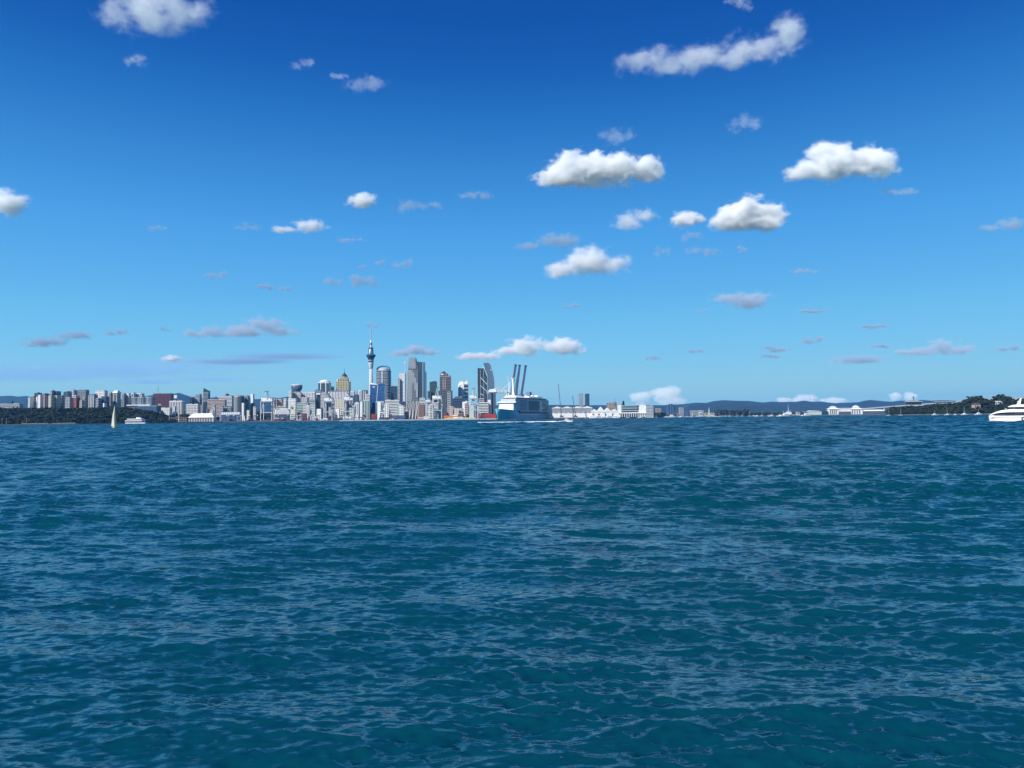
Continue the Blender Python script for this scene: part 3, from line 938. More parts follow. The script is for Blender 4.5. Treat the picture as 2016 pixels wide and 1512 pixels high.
def arch_warehouse():
    t = T('arched_shed', 'white shed with grey arched gable beside the port crane', 'building', 556, 2010)
    k = t.k()
    n = 14
    cx, r = t.xl(561), 12.0*k
    z0, zc = 0, t.zl(813.5, 560)
    h = t.zl(804.2, 560) - zc
    poly = [(cx - r, z0), (cx + r, z0)] + [(cx + r*math.cos(math.pi*i/n), zc + h*math.sin(math.pi*i/n)) for i in range(n + 1)]
    t.add('gable', 'lgrey', MB().xprism(poly, -14, -13))
    poly2 = [(cx - r - 1, z0), (cx + r - .5, z0)] + [(cx + (r+.6)*math.cos(math.pi*i/n) - .5, zc + (h+.6)*math.sin(math.pi*i/n)) for i in range(n + 1)]
    t.add('roof', 'white', MB().xprism(poly2, -12.9, 20))
    t.box('side_wall', 'white', 539.5, 549.5, 806, None, -13.5, 10)
    t.box('lean_to', 'purple', 539, 572, 815.5, None, -22, -14.2, 'grid', 5, 6)
arch_warehouse()

def round_silo():
    t = T('round_tower', 'round cream tower block with vertical ribs above the port yard', 'building', 470.8, 2300)
    k = t.k()
    z1 = t.zl(780, 470)
    R = 9.2*k
    t.add('wall', 'cream', MB().lathe([(R, -2), (R, z1)], k=28))
    t.add('cap', 'grey', MB().lathe([(R*1.03, z1), (R*1.03, z1 + 1.4), (R*.5, z1 + 2.4)], k=28))
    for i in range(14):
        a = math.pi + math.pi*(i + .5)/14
        t.add('window_strip', 'dgrey' if i > 6 else 'grey', MB().bar((R*1.0*math.cos(a), R*1.0*math.sin(a), 1), (R*math.cos(a), R*math.sin(a), z1 - 2), 2.2))  # right-half strips painted darker, as the side turned from the sun
round_silo()

def drum_building():
    t = T('drum_building', 'long silver grey building with three rounded drums and white ledge below', 'building', 281, 2020)
    k = t.k()
    z0, z1 = t.zl(797, 281), t.zl(782.8, 281)
    for i, (c, r) in enumerate(((266.5, 7.0), (279.5, 9.2), (295.5, 8.8))):
        cx = t.xl(c)
        t.add('drum', 'grey', MB().lathe([(r*k, z0), (r*k, z1)], cx=cx, k=24, sy=.7))
        t.add('drum_roof', 'lgrey', MB().lathe([(r*k*1.04, z1), (r*k*1.04, z1 + .9*k)], cx=cx, k=24, sy=.7))
        for j in range(8):
            a = math.pi + math.pi*(j + .5)/8
            t.add('rib', 'slate', MB().bar((cx + r*k*math.cos(a), .7*r*k*math.sin(a), z0), (cx + r*k*math.cos(a), .7*r*k*math.sin(a), z1), 1.0))
    t.add('ledge', 'white', MB().box(t.xl(254), t.xl(300), -15, 14, z0 - 2.2, z0))
    t.add('podium', 'dgrey', MB().box(t.xl(256), t.xl(312), -13, 14, -4, z0 - 2.2))
    t.add('podium_wing', 'slate', MB().box(t.xl(280), t.xl(316), -22, -13.2, -4, t.zl(800, 300)))
    t.add('podium_ledge', 'lgrey', MB().box(t.xl(280), t.xl(316), -22.4, -13.2, t.zl(800, 300), t.zl(799.2, 300)))
drum_building()

def hip_shed():
    t = T('hipped_shed', 'low shed with broad white hipped roof on the quay, left of the port yard', 'building', 399.5, 1850)
    x0, x1 = t.xl(374), t.xl(424)
    zr, zt = t.zl(822, 399), t.zl(813.8, 399)
    t.add('wall', 'lgrey', MB().box(x0 + 1, x1 - 1, -9, 9, -2, zr))
    h = (x1 - x0) * .14
    t.add('roof', 'white', MB().prism([(x0-1,-11),(x1+1,-11),(x1+1,11),(x0-1,11)], zr, zt, [(x0+h,-2),(x1-h,-2),(x1-h,2),(x0+h,2)]))
    for i in range(9):
        a = x0 + 3 + i*(x1-x0-6)/9
        t.add('door', 'brown' if i % 3 else 'dgrey', MB().box(a, a + (x1-x0)*.06, -9.25, -8.8, 0, zr*.8))
hip_shed()

def slant_tower():
    t = T('glass_tower', 'dark glass tower with steeply slanted roof left of the hospital blocks', 'building', 406, 2450)
    def q(px, py): return (t.xl(px), t.zl(py, px))
    t.add('wall', 'glass', MB().xprism([(t.xl(400.4), -3), (t.xl(411.6), -3), q(411.6, 770), q(401.4, 764.6)], -8, 8))
    t.add('edge_strip', 'lgrey', MB().xprism([(t.xl(399.6), -3), (t.xl(401), -3), q(402, 765), q(401.2, 764.4)], -8.6, 6))
    for i in range(8):
        z = t.zl(773 + i*2.6, 406)
        t.add('floor_line', 'lgrey', MB().box(t.xl(401.4), t.xl(411.6), -8.3, -7.8, z, z + 1.1))
slant_tower()

# ------------------------------------------------------------------ plain buildings, from the left: a, b, top (photo columns / row), distance
for args in (
 # wooded bluff on the left
 ('apartment_block', 'leftmost pale slab block above the wooded bank', 54.3, 63.4, 783.2, 2020, 'lgrey', 'none'),
 ('apartment_block', 'maroon slab beside the leftmost pale slab', 64, 70.4, 780.2, 2040, 'maroon', 'slot'),
 ('apartment_block', 'thin white slab squeezed between maroon slab and taller white slab', 70.4, 73.8, 781.7, 2030, 'white', 'none'),
 ('apartment_block', 'tall white slab with blank end wall between two maroon blocks', 74.1, 83.4, 778, 2020, 'white', 'none'),
 ('apartment_block', 'flat dark green block rising behind the white and maroon slabs', 66.5, 82.2, 774, 2150, 'darkgreen', 'band'),
 ('apartment_block', 'dark maroon tower right of the tall white slab', 84, 93.9, 775.4, 2020, 'maroon', 'slot'),
 ('apartment_block', 'cream apartment block with arched entrance above the trees', 94.2, 106.6, 780, 2015, 'cream', 'dots'),
 ('apartment_tower', 'pale tower with stepped top behind the cream apartment block', 97, 106.2, 769.2, 2120, 'lgrey', 'grid'),
 ('office_block', 'black glass block with flat roof between pale tower and grey tower', 106.6, 118.4, 770.8, 2130, 'dark', 'band'),
 ('apartment_block', 'square beige block in front of the black glass block', 107, 116.2, 779.4, 2030, 'cream', 'grid'),
 ('apartment_block', 'narrow grey block right of the square beige block', 118.4, 124, 779.2, 2050, 'grey', 'grid'),
 ('office_block', 'grey tower with dark flat cap above the brick red block', 124, 140.6, 771.6, 2110, 'greyglass', 'bays'),
 ('apartment_block', 'hazy grey block with white roof boxes behind the grey tower', 135, 152, 768.6, 2190, 'lgrey', 'grid'),
 ('office_block', 'widest grey slab with dark roof box on top of the left cluster', 151.5, 175, 768, 2170, 'grey', 'grid'),
 ('apartment_block', 'grey balconied apartment block left of the brick red block', 128, 144.4, 783, 2015, 'lgrey', 'bays'),
 ('apartment_block', 'brick red block standing in front of the grey slabs', 144.6, 156, 783.2, 2000, 'brick', 'none'),
 ('apartment_block', 'white flat block peeping over the brick red block', 142, 156, 779.2, 2080, 'white', 'band'),
 ('apartment_block', 'low cream block touching the brick red block', 156.2, 165, 789.2, 2005, 'cream', 'grid'),
 ('apartment_block', 'narrow cream tower left of the dark striped block', 161.5, 173, 781.8, 2060, 'beige', 'grid'),
 ('office_block', 'dark block with broad white vertical stripes', 173, 192, 777.2, 2040, 'dgrey', 'fin'),
 ('apartment_block', 'white block with scattered square windows on the left skyline', 187.5, 211.5, 769.8, 2150, 'white', 'dots'),
 ('office_block', 'navy glass block in front of the white block with square windows', 198.8, 215, 781.2, 2040, 'navy', 'band'),
 ('apartment_block', 'small grey block with sloping side left of the navy block', 188, 198.8, 785, 2020, 'lgrey', 'band'),
 ('apartment_tower', 'beige tower left of the tower with white pyramid roof', 213, 221.5, 774.2, 2140, 'beige', 'slot'),
 ('apartment_tower', 'beige tower with thin vertical stripes right of the white pyramid roof', 239.2, 248.6, 775.8, 2130, 'beige', 'bays'),
 ('apartment_tower', 'pale twin-slab tower left of the black and white striped tower', 248.8, 258.2, 775.4, 2140, 'white', 'slot'),
 ('apartment_tower', 'black and white striped tower above the silver drums', 258.4, 267.4, 774.8, 2140, 'white', 'fin'),
 ('apartment_block', 'white stepped block behind the silver drums', 267.6, 284, 775, 2160, 'white', 'bays'),
 ('apartment_block', 'low white cottage-like block just above the wooded bank', 202.2, 207.8, 794.2, 1960, 'white', 'none'),
 ('long_building', 'long low pale building far left behind dark trees', -14, 45, 795.8, 2050, 'lgrey', 'band'),
 # hospital hill
 ('long_building', 'long dark red brick building with roof huts on the hilltop', 300.5, 341, 775.4, 2450, 'maroon', 'grid'),
 ('apartment_block', 'small white block right of the long dark red building', 342.2, 352.4, 778.4, 2480, 'white', 'none'),
 ('office_block', 'white tower with dark band and white cap left of the slanted tower', 384, 397, 776.4, 2400, 'lgrey', 'band'),
 ('office_block', 'small black cube block left of the banded white tower', 373.2, 383, 783.6, 2380, 'dark', 'none'),
 ('long_building', 'pink and white low hospital block with long window rows', 408.2, 446, 787.2, 2350, 'pink', 'band'),
 ('long_building', 'plain white hospital block behind the pink and white block', 428, 459.6, 780.6, 2480, 'white', 'band'),
 ('office_block', 'tiny black tower on top of the white hospital block', 444, 450.6, 775.8, 2520, 'dark', 'none'),
 ('apartment_block', 'bright white terraced apartment block with vertical dark lines', 333, 363.2, 790, 2150, 'white', 'fin'),  # the lines are dark upright strips down the wall
 ('apartment_block', 'taller white stair wing behind the terraced white apartments', 341, 351, 788.6, 2170, 'white', 'none'),
 ('apartment_block', 'long cream row of apartments right of the white terraced block', 366, 394.6, 796.6, 2150, 'white', 'bays'),
 ('long_building', 'low flat white building under the terraced white apartments', 315.4, 339, 803.8, 2080, 'white', 'dots'),
 ('apartment_tower', 'grey striped tower touching the round cream tower', 480.4, 492, 780, 2330, 'grey', 'slot'),
 ('office_block', 'plain white box in front of the round cream tower', 475.8, 482.6, 794, 2240, 'white', 'none'),
 ('apartment_tower', 'slim white tower with cap right of the grey striped tower', 493.2, 500.6, 776, 2400, 'white', 'none'),
 ('apartment_block', 'brown low block at the foot of the slim white tower', 493, 501, 794.4, 2330, 'brown', 'grid'),
 ('long_building', 'long grey flat-roofed building on stilts behind the port yard', 437, 459.4, 802.6, 2080, 'grey', 'bays'),
 # behind the port, centre left
 ('apartment_block', 'yellowish striped block directly right of the end-on port crane', 538, 543.6, 783.8, 2150, 'cream', 'band'),
 ('apartment_block', 'pink and white block behind the arched shed', 543.8, 558, 787, 2170, 'pink', 'grid'),
 ('apartment_block', 'white block with pale roof box right of the pink block', 558, 565.6, 785.4, 2150, 'white', 'grid'),
 ('long_building', 'low cream building directly above the arched shed roof', 543, 566, 801, 2080, 'cream', 'band'),
 ('apartment_tower', 'bright white tower at left end of the dense white cluster', 568.4, 577, 770.2, 2160, 'white', 'grid'),
 ('apartment_block', 'cream block under the egg-shaped building', 575.8, 595, 774.2, 2180, 'cream', 'grid'),
 ('apartment_block', 'broad white block with spiky roofline right of the egg-shaped building', 595, 623, 772.4, 2200, 'white', 'bays'),
 ('apartment_block', 'pinkish white block in the middle of the white cluster', 567.4, 585.4, 785.4, 2120, 'white', 'dots'),
 ('apartment_block', 'pale green block with thin floor lines in the white cluster', 584, 609.4, 793.6, 2100, 'palegreen', 'band'),
 ('apartment_block', 'white middle block behind the pale green block', 593, 608, 783, 2150, 'lgrey', 'dots'),
 ('office_block', 'grey block right of the white middle block', 608, 623.4, 786.4, 2140, 'lgrey', 'band'),
 ('office_tower', 'narrow black tower under the flared white roof', 623.4, 631.2, 776.6, 2150, 'dark', 'none'),
 ('office_block', 'grey block with fine floor lines right of the narrow black tower', 631.2, 645.4, 773, 2180, 'lgrey', 'thin'),
 ('office_block', 'block with closely set purple and white vertical fins under the gold tower', 645.6, 690, 770, 2190, 'purple', 'fin'),
 ('apartment_block', 'cream white block with square windows below the finned block', 658, 679.4, 786.2, 2110, 'cream', 'dots'),
 ('apartment_block', 'white block left of the navy office with antenna', 690.2, 699, 770.8, 2220, 'white', 'slot'),
 ('office_block', 'navy office block with thin antenna', 696.6, 707.4, 777.4, 2150, 'navy', 'band'),
 ('apartment_tower', 'slim white tower right of the navy office with antenna', 705.4, 713.2, 769, 2230, 'white', 'slot'),
 ('apartment_tower', 'dark grey tower at the foot of the needle tower, on its left', 713.4, 724.4, 768.8, 2200, 'dgrey', 'slot'),
 ('apartment_block', 'white pink block with dark windows behind the third port crane', 678, 694.6, 786.6, 2130, 'pink', 'fin'),
 ('office_block', 'white portal-shaped block below the navy office', 698.4, 708.4, 793, 2080, 'white', 'slot'),
 ('apartment_block', 'white stepped block left of the blue glass office', 720, 730, 777, 2180, 'white', 'band'),
 ('office_block', 'pale green colonnaded block under the dark grey tower', 714.2, 730, 788.2, 2080, 'palegreen', 'fin'),
 ('office_block', 'pale green colonnaded block under the blue glass office', 740, 757.6, 791, 2080, 'palegreen', 'fin'),
 ('office_block', 'white block with long dark window bands in front of the banded tower', 758.4, 788, 788.4, 2060, 'white', 'band'),
 ('office_block', 'dark navy block between banded tower and white tower', 770, 783.2, 761, 2300, 'navy', 'thin'),
 ('office_block', 'dark navy low block left of the lattice tower foot', 787.4, 799, 791.2, 2060, 'navy', 'grid'),
 ('apartment_tower', 'tall white residential tower left of the lattice tower', 786.6, 800, 735, 2260, 'white', 'dots'),
 ('apartment_tower', 'lower grey-white wing stuck to the tall white residential tower', 783.4, 788.6, 745.6, 2250, 'lgrey', 'grid'),
 ('office_block', 'cream low block at the foot of the lattice tower', 787, 806, 809, 1990, 'cream', 'band'),
 ('office_block', 'small white banded block under the tallest dark glass tower', 826, 838, 784, 2120, 'white', 'band'),
 ('office_block', 'low brown shed beside the lattice tower foot', 823.4, 837.4, 797, 2060, 'brown', 'none'),
 # centre
 ('office_tower', 'small dark green tower with peaked roof between two big towers', 846.2, 861, 753, 2260, 'darkgreen', 'grid'),
 ('office_block', 'dark shoulder block left of the small dark green tower', 842.2, 850, 770.6, 2240, 'dark', 'grid'),
 ('office_block', 'navy glass block in front of the white hexagonal tower', 891.2, 914, 784.6, 2120, 'navy', 'thin'),
 ('office_block', 'low dark green block behind the navy glass block', 896, 911, 782, 2200, 'darkgreen', 'band'),
 ('office_block', 'white banded low block under the curved blue tower', 939.4, 962, 793, 2050, 'white', 'band'),
 ('office_block', 'white blank stair block right of the white banded low block', 960.6, 969.6, 788, 2060, 'white', 'none'),
 ('office_block', 'grey block under the green roof left of the dark crane tower', 943, 954, 785, 2120, 'lgrey', 'band'),
 # right of the liner
 ('apartment_tower', 'pale round-edged twin tower, the left one of the far pair', 1140.4, 1148.6, 774.2, 3000, 'lgrey', 'bays'),
 ('apartment_tower', 'dark grey twin tower, the right one of the far pair', 1152.2, 1161, 775.6, 3000, 'slate', 'bays'),
 ('long_building', 'beige flat building with thin mast above the white superyachts', 1194.4, 1215, 792.6, 2500, 'beige', 'bays'),
 ('apartment_block', 'grey apartment block right of the white waterfront hotel', 1270.4, 1286.6, 799.8, 2150, 'lgrey', 'grid'),
 ('office_block', 'low beige block behind masts left of the grey silo', 1290, 1302, 805, 2900, 'beige', 'band'),
 ('office_block', 'small white house row right of the grey silo', 1336, 1346, 803.4, 3000, 'lgrey', 'band'),
 ('long_building', 'long low white shed by the marina right of the grey silo', 1358, 1386, 808.8, 3100, 'lgrey', 'band'),
 ('office_block', 'grey cube block right of the silo, behind dark sail', 1346, 1357, 800.4, 3050, 'slate', 'none'),
):
    kw = {}
    nm, lb, a, b, top, Y, m, st = args
    deep = 18 if b - a > 8 else 13
    if nm == 'long_building': deep = 16
    building(nm, lb, a, b, top, Y, m, st if st != 'none' else None, depth=deep,
             pane='lgrey' if m in ('maroon', 'dgrey') and st in ('fin', 'slot') else ('white' if m == 'purple' else ('greyglass' if m in ('navy', 'dark', 'darkgreen', 'glass') else 'pane')))

def pyramid_tower():
    t = T('pyramid_tower', 'grey beige tower with white pyramid roof in the left cluster', 'building', 229, 2070)
    xa, xb, z0, z1, o = t.box('wall', 'beige', 221.6, 237.2, 774, None, -10, 10, 'slot', pane='grey')
    t.add('eaves', 'white', MB().box(xa - 1.6, xb + 2, -11.6, 11.6, z1, z1 + 1.6))
    c = (xa + xb) / 2; k = t.k()
    t.add('roof', 'white', MB().prism([(xa-1, -11), (xb+1.4, -11), (xb+1.4, 11), (xa-1, 11)], z1 + 1.6, t.zl(769, 229), [(c-3*k,-4),(c+3*k,-4),(c+3*k,4),(c-3*k,4)]))
    t.add('core', 'slate', MB().box(c - 1.4, c + 2, -10.6, -9.8, 0, z1 - 4))
pyramid_tower()

def flared_roof():
    t = T('flared_canopy', 'white flared canopy roof over the narrow black tower', 'building', 627.5, 2140)
    z0, z1 = t.zl(773.4, 627), t.zl(769.4, 627)
    t.add('neck', 'white', MB().box(t.xl(623.6), t.xl(631), -6, 6, t.zl(777, 627), z0))
    t.add('roof', 'white', MB().prism([(t.xl(623), -7), (t.xl(631.6), -7), (t.xl(631.6), 7), (t.xl(623), 7)], z0, z1, [(t.xl(619.8), -11), (t.xl(635), -11), (t.xl(635), 11), (t.xl(619.8), 11)]))
    t.add('cap', 'slate', MB().prism([(t.xl(620.6), -10), (t.xl(634.4), -10), (t.xl(634.4), 10), (t.xl(620.6), 10)], z1, t.zl(767, 627), [(t.xl(624), -5), (t.xl(631), -5), (t.xl(631), 5), (t.xl(624), 5)]))
flared_roof()

def peak_caps():
    t = T('rooftop_house', 'dark peaked penthouse on the small dark green tower', 'building', 853.6, 2260, z=Z(853.6, 753, 2260))
    t.add('wall', 'darkgreen', MB().box(t.xl(847), t.xl(860.4), -7, 7, 0, 1.2))
    t.add('roof', 'slate', MB().prism([(t.xl(847), -7), (t.xl(860.4), -7), (t.xl(860.4), 7), (t.xl(847), 7)], 1.2, 4.6, [(t.xl(855), -1), (t.xl(858.4), -1), (t.xl(858.4), 1), (t.xl(855), 1)]))
peak_caps()

def hotel():
    t = T('waterfront_hotel', 'white waterfront hotel with glass balconies and ground-floor columns', 'building', 1243, 2160)
    x0, x1 = t.xl(1217), t.xl(1270)
    zt = t.zl(798.4, 1243)
    t.add('wall', 'white', MB().box(x0, x1, -8, 14, t.zl(813.6, 1243), zt))
    t.add('end_tower', 'white', MB().box(x0 - .5, x0 + 8, -10.5, 12, -2, zt + 1.5))
    t.add('stair_tower', 'white', MB().box(t.xl(1257), t.xl(1270) + .5, -9.5, 12, -2, zt + 1.2))
    for i in range(3):
        z = t.zl(812 - i*4.4, 1243)
        t.add('balcony', 'tealglass', MB().box(t.xl(1224), t.xl(1255), -10.2, -8.1, z, z + 2.6))
        t.add('balcony_slab', 'white', MB().box(t.xl(1222.6), t.xl(1256.4), -11, -8.1, z - 1.0, z))
    t.add('dark_window', 'pane', MB().box(t.xl(1252.5), t.xl(1257), -9.4, -8.05, t.zl(806, 1255), t.zl(800, 1255)))
    t.add('roof_slab', 'white', MB().box(t.xl(1223), t.xl(1257), -11.5, 14.5, zt + .1, zt + 1.1))
    t.add('terrace', 'white', MB().box(x0 - 2, x1 + 2, -14, -8.2, t.zl(813.8, 1243), t.zl(812.6, 1243)))
    for i in range(12):
        a = t.xl(1219 + i*4.4)
        t.add('column', 'white', MB().box(a, a + 1.6, -13.8, -12.4, -2, t.zl(813.8, 1243)))
    t.add('glazed_lobby', 'pane', MB().box(x0 + 9, x1 - 9, -9, -7, -2, t.zl(813.8, 1243)))
hotel()

def long_roofs():
    t = T('cargo_shed', 'long grey wharf shed with rippled white roof right of the liner', 'building', 1127, 2120)
    x0, x1 = t.xl(1087), t.xl(1166)
    zr = t.zl(803.8, 1127)
    t.add('wall', 'grey', MB().box(x0, x1, -10, 12, -2, zr))
    for i in range(4):
        a, b = x0 + (x1-x0)*i/4, x0 + (x1-x0)*(i+1)/4
        t.add('roof', 'white', MB().xprism([(a, zr), (b, zr), (b, zr+1.2), ((a+b)/2, zr+5.4), (a, zr+1.2)], -11, 13))
    for i in range(16):
        a = x0 + 2 + (x1-x0-4)*i/16
        t.add('bay_door', 'dgrey' if i % 2 else 'lgrey', MB().box(a, a + 3.4, -10.3, -9.8, 1, zr*.55))
    t.add('skirt', 'white', MB().box(x0, x1, -12, -10.4, -2, t.zl(813.6, 1127)))
    t2 = T('boat_shed', 'row of white gabled boat sheds between wharf shed and hotel', 'building', 1191, 2110)
    for i, (a, b, top) in enumerate(((1164, 1176, 805), (1175, 1190, 801), (1188, 1203, 803), (1202, 1217, 806))):
        xa, xb = t2.xl(a), t2.xl(b)
        ze, zt = t2.zl(811, 1190), t2.zl(top, 1190)
        t2.add('shed', 'white', MB().box(xa, xb, -8 - i % 2, 10 + i % 2, -2, ze))
        t2.add('gable_roof', 'white', MB().xprism([(xa-1, ze), (xb+1, ze), ((xa+xb)/2, zt)], -9 - i % 2, 11 + i % 2))
        t2.add('door', 'dgrey', MB().box(xa + 3, xa + 7, -8.3 - i % 2, -7.8, 0, ze*.7))
long_roofs()

def silo():
    t = T('grey_silo', 'stout grey concrete silo by the marina', 'silo', 1319.5, 2950)
    k = t.k()
    for i, (c, top) in enumerate(((1315.5, 797), (1321, 795.6), (1325.5, 798))):
        t.add('cylinder', 'slate', MB().lathe([(3.6*k, -2), (3.6*k, t.zl(top, c)), (3.2*k, t.zl(top, c) + .6)], cx=t.xl(c), k=20))
silo()

def pavilion():
    t = T('wharf_pavilion', 'white pavilion building with two pyramid roofs on the piled wharf', 'building', 1663, 2600, z=3.0)
    k = t.k()
    t.add('hall', 'white', MB().box(t.xl(1645), t.xl(1684), -7, 9, 0, t.zl(804.8, 1663)))
    t.add('hall_roof', 'lgrey', MB().prism([(t.xl(1644), -8), (t.xl(1685), -8), (t.xl(1685), 10), (t.xl(1644), 10)], t.zl(804.8, 1663), t.zl(803.2, 1663), [(t.xl(1646), -2), (t.xl(1683), -2), (t.xl(1683), 4), (t.xl(1646), 4)]))
    for c, h in ((1640, 799.4), (1685, 798.2)):
        w = 10.2 if c == 1640 else 12.2
        a, b = t.xl(c - w), t.xl(c + w)
        ze = t.zl(805.4, c)
        t.add('wing', 'white', MB().box(a + 2, b - 2, -9, 11, 0, ze))
        m = (a + b) / 2
        t.add('lower_roof', 'white', MB().prism([(a, -11), (b, -11), (b, 13), (a, 13)], ze, t.zl(802.2, c), [(m-5*k,-5),(m+5*k,-5),(m+5*k,7),(m-5*k,7)]))
        t.add('lantern', 'white', MB().box(m - 4.4*k, m + 4.4*k, -4, 6, t.zl(802.2, c), t.zl(801, c)))
        t.add('upper_roof', 'white', MB().prism([(m-5.6*k,-6),(m+5.6*k,-6),(m+5.6*k,8),(m-5.6*k,8)], t.zl(801, c), t.zl(h, c), [(m-1.4*k,-1),(m+1.4*k,-1),(m+1.4*k,3),(m-1.4*k,3)]))
        for j in range(4):
            x = a + 4 + j*(b-a-10)/4
            t.add('window', 'dgrey', MB().box(x, x + 3.4, -9.25, -8.8, 1, ze - 2))
    t.add('gallery', 'dgrey', MB().box(t.xl(1650), t.xl(1680), -8.2, -7.1, 0.6, t.zl(810.2, 1663)))
    t = T('wharf', 'long dark piled wharf deck carrying the white pavilion', 'wharf', 1650, 2600, z=0.0)
    x0, x1 = t.xl(1560), t.xl(1742)
    t.add('deck', 'wood', MB().box(x0, x1, -16, 16, 1.6, 3.0))
    n = 30
    for i in range(n):
        x = x0 + (x1-x0)*(i + .5)/n
        t.add('pile', 'wood', MB().lathe([(.9, -3), (.9, 1.6)], cx=x, cy=-15, k=8))
    t = T('low_terminal', 'low pale green roofed terminal left of the white pavilion', 'building', 1608, 2600, z=3.0)
    t.add('wall', 'palegreen', MB().box(t.xl(1590), t.xl(1629), -6, 7, 0, t.zl(810.2, 1608)))
    t.add('roof', 'lgrey', MB().xprism([(t.xl(1588), t.zl(811, 1590)), (t.xl(1612), t.zl(810.2, 1608)), (t.xl(1612), t.zl(808.6, 1608)), (t.xl(1594), t.zl(807.8, 1594))], -7, 8))
    t.add('glass_end', 'tealglass', MB().box(t.xl(1616), t.xl(1629.4), -7, -6.05, .5, t.zl(809.6, 1620)))
    t = T('long_shed', 'long low white-roofed pier shed right of the pavilion', 'building', 1718, 2600, z=3.0)
    t.add('wall', 'dgrey', MB().box(t.xl(1697), t.xl(1739), -7, 7, 0, t.zl(809.2, 1718)))
    t.add('roof', 'white', MB().prism([(t.xl(1695), -8), (t.xl(1740), -8), (t.xl(1740), 8), (t.xl(1695), 8)], t.zl(809.2, 1718), t.zl(806.6, 1718), [(t.xl(1697), -1), (t.xl(1738), -1), (t.xl(1738), 1), (t.xl(1697), 1)]))
pavilion()

def naval_block():
    t = T('naval_building', 'low building with dark window band and radar mast above the right-hand trees', 'building', 1801, 1960)
    za, zb = t.zl(797, 1801), t.zl(791.2, 1801)
    t.add('base', 'lgrey', MB().box(t.xl(1786), t.xl(1815), -8, 8, -3, za))
    t.add('window_band', 'pane', MB().box(t.xl(1786.6), t.xl(1812), -7.6, 7.6, za, zb))
    t.add('roof', 'lgrey', MB().box(t.xl(1784.8), t.xl(1813.2), -9, 9, zb, zb + 1.4))
    t.add('upper_deck', 'grey', MB().box(t.xl(1790), t.xl(1807), -5, 5, zb + 1.4, t.zl(788.6, 1801)))
    t.add('radar_mast', 'dgrey', MB().lathe([(1.6, t.zl(788.6, 1799)), (1.0, t.zl(783, 1799)), (.4, t.zl(779, 1799))], cx=t.xl(1799.6), k=8))
    t.add('cross_arm', 'dgrey', MB().box(t.xl(1796.6), t.xl(1803), -.4, .4, t.zl(783, 1799), t.zl(782.2, 1799)))
    t.add('flag_pole', 'white', MB().lathe([(.35, zb), (.25, t.zl(786, 1786))], cx=t.xl(1785.8), k=6))
    building('long_building', 'long pale flat-roofed building just above the middle of the right-hand trees', 1838, 1878, 790.2, 2050, 'lgrey', 'band', plant=False)
    building('house', 'white house with flat roof between the two wooded hills', 1960, 1977.6, 789.4, 1716, 'white', 'grid', depth=8, plant=False, cat='house')
    t = T('house', 'beige house with dark red roof among trees on the right shore', 'house', 1922, 1722)
    z1, z2 = t.zl(796.4, 1922), t.zl(793, 1922)
    t.add('wall', 'beige', MB().box(t.xl(1916), t.xl(1928), -5, 5, -2, z1))
    t.add('roof', 'maroon', MB().prism([(t.xl(1915), -6), (t.xl(1929), -6), (t.xl(1929), 6), (t.xl(1915), 6)], z1, z2, [(t.xl(1919), -1), (t.xl(1926), -1), (t.xl(1926), 1), (t.xl(1919), 1)]))
    for i in range(3):
        t.add('window', 'pane', MB().box(t.xl(1917 + i*3.6), t.xl(1919 + i*3.6), -5.2, -4.8, z1*.3, z1*.75))
naval_block()

def bridge():
    t = T('harbour_bridge', 'grey steel harbour bridge arching far behind the right-hand trees', 'bridge', 1850, 3900, z=0.0)
    prof = [(1690, 804.6), (1740, 800.6), (1783, 797.2), (1840, 793.2), (1880, 791.4), (1930, 788.6), (1975, 787), (2030, 788), (2110, 793), (2200, 800)]
    pts = [(t.xl(x), t.zl(y, x)) for x, y in prof]
    poly = [(x, z - 4.5) for x, z in pts] + [(x, z + .5) for x, z in reversed(pts)]
    mb = MB()
    for (a, b) in zip(pts, pts[1:]):
        mb.hexa([(a[0],-9,a[1]-5),(b[0],-9,b[1]-5),(b[0],9,b[1]-5),(a[0],9,a[1]-5),(a[0],-9,a[1]),(b[0],-9,b[1]),(b[0],9,b[1]),(a[0],9,a[1])])
    t.add('deck', 'lgrey', mb)
    for px in (1700, 1740, 1783, 1830, 1880, 1935, 2012, 2065):
        x = t.xl(px); y = interp(px, prof)
        t.add('pier', 'concrete', MB().prism([(x-4,-8),(x+4,-8),(x+4,8),(x-4,8)], -4, t.zl(y, px) - 5, [(x-2.5,-7),(x+2.5,-7),(x+2.5,7),(x-2.5,7)]))
    arch = [(1884, 790.4), (1915, 785), (1937, 781), (1955, 778.6), (1972, 777.6), (1990, 778.8), (2010, 781.6), (2035, 786), (2064, 790.6)]
    n = 22
    P = []
    for i in range(n + 1):
        px = 1884 + 180*i/n
        P.append(((t.xl(px), t.zl(interp(px, arch), px)), (t.xl(px), t.zl(interp(px, prof), px))))
    mb = MB()
    for s_ in (-9, 9):
        for i in range(n):
            mb.bar((P[i][0][0], s_, P[i][0][1]), (P[i+1][0][0], s_, P[i+1][0][1]), 2.2)
            mb.bar((P[i][0][0], s_, P[i][0][1]), (P[i][1][0], s_, P[i][1][1]), 1.0)
            a, b = (P[i][0], P[i+1][1]) if i < n/2 else (P[i][1], P[i+1][0])
            mb.bar((a[0], s_, a[1]), (b[0], s_, b[1]), 1.0)
    t.add('truss', 'steel', mb, kind='stuff')
bridge()

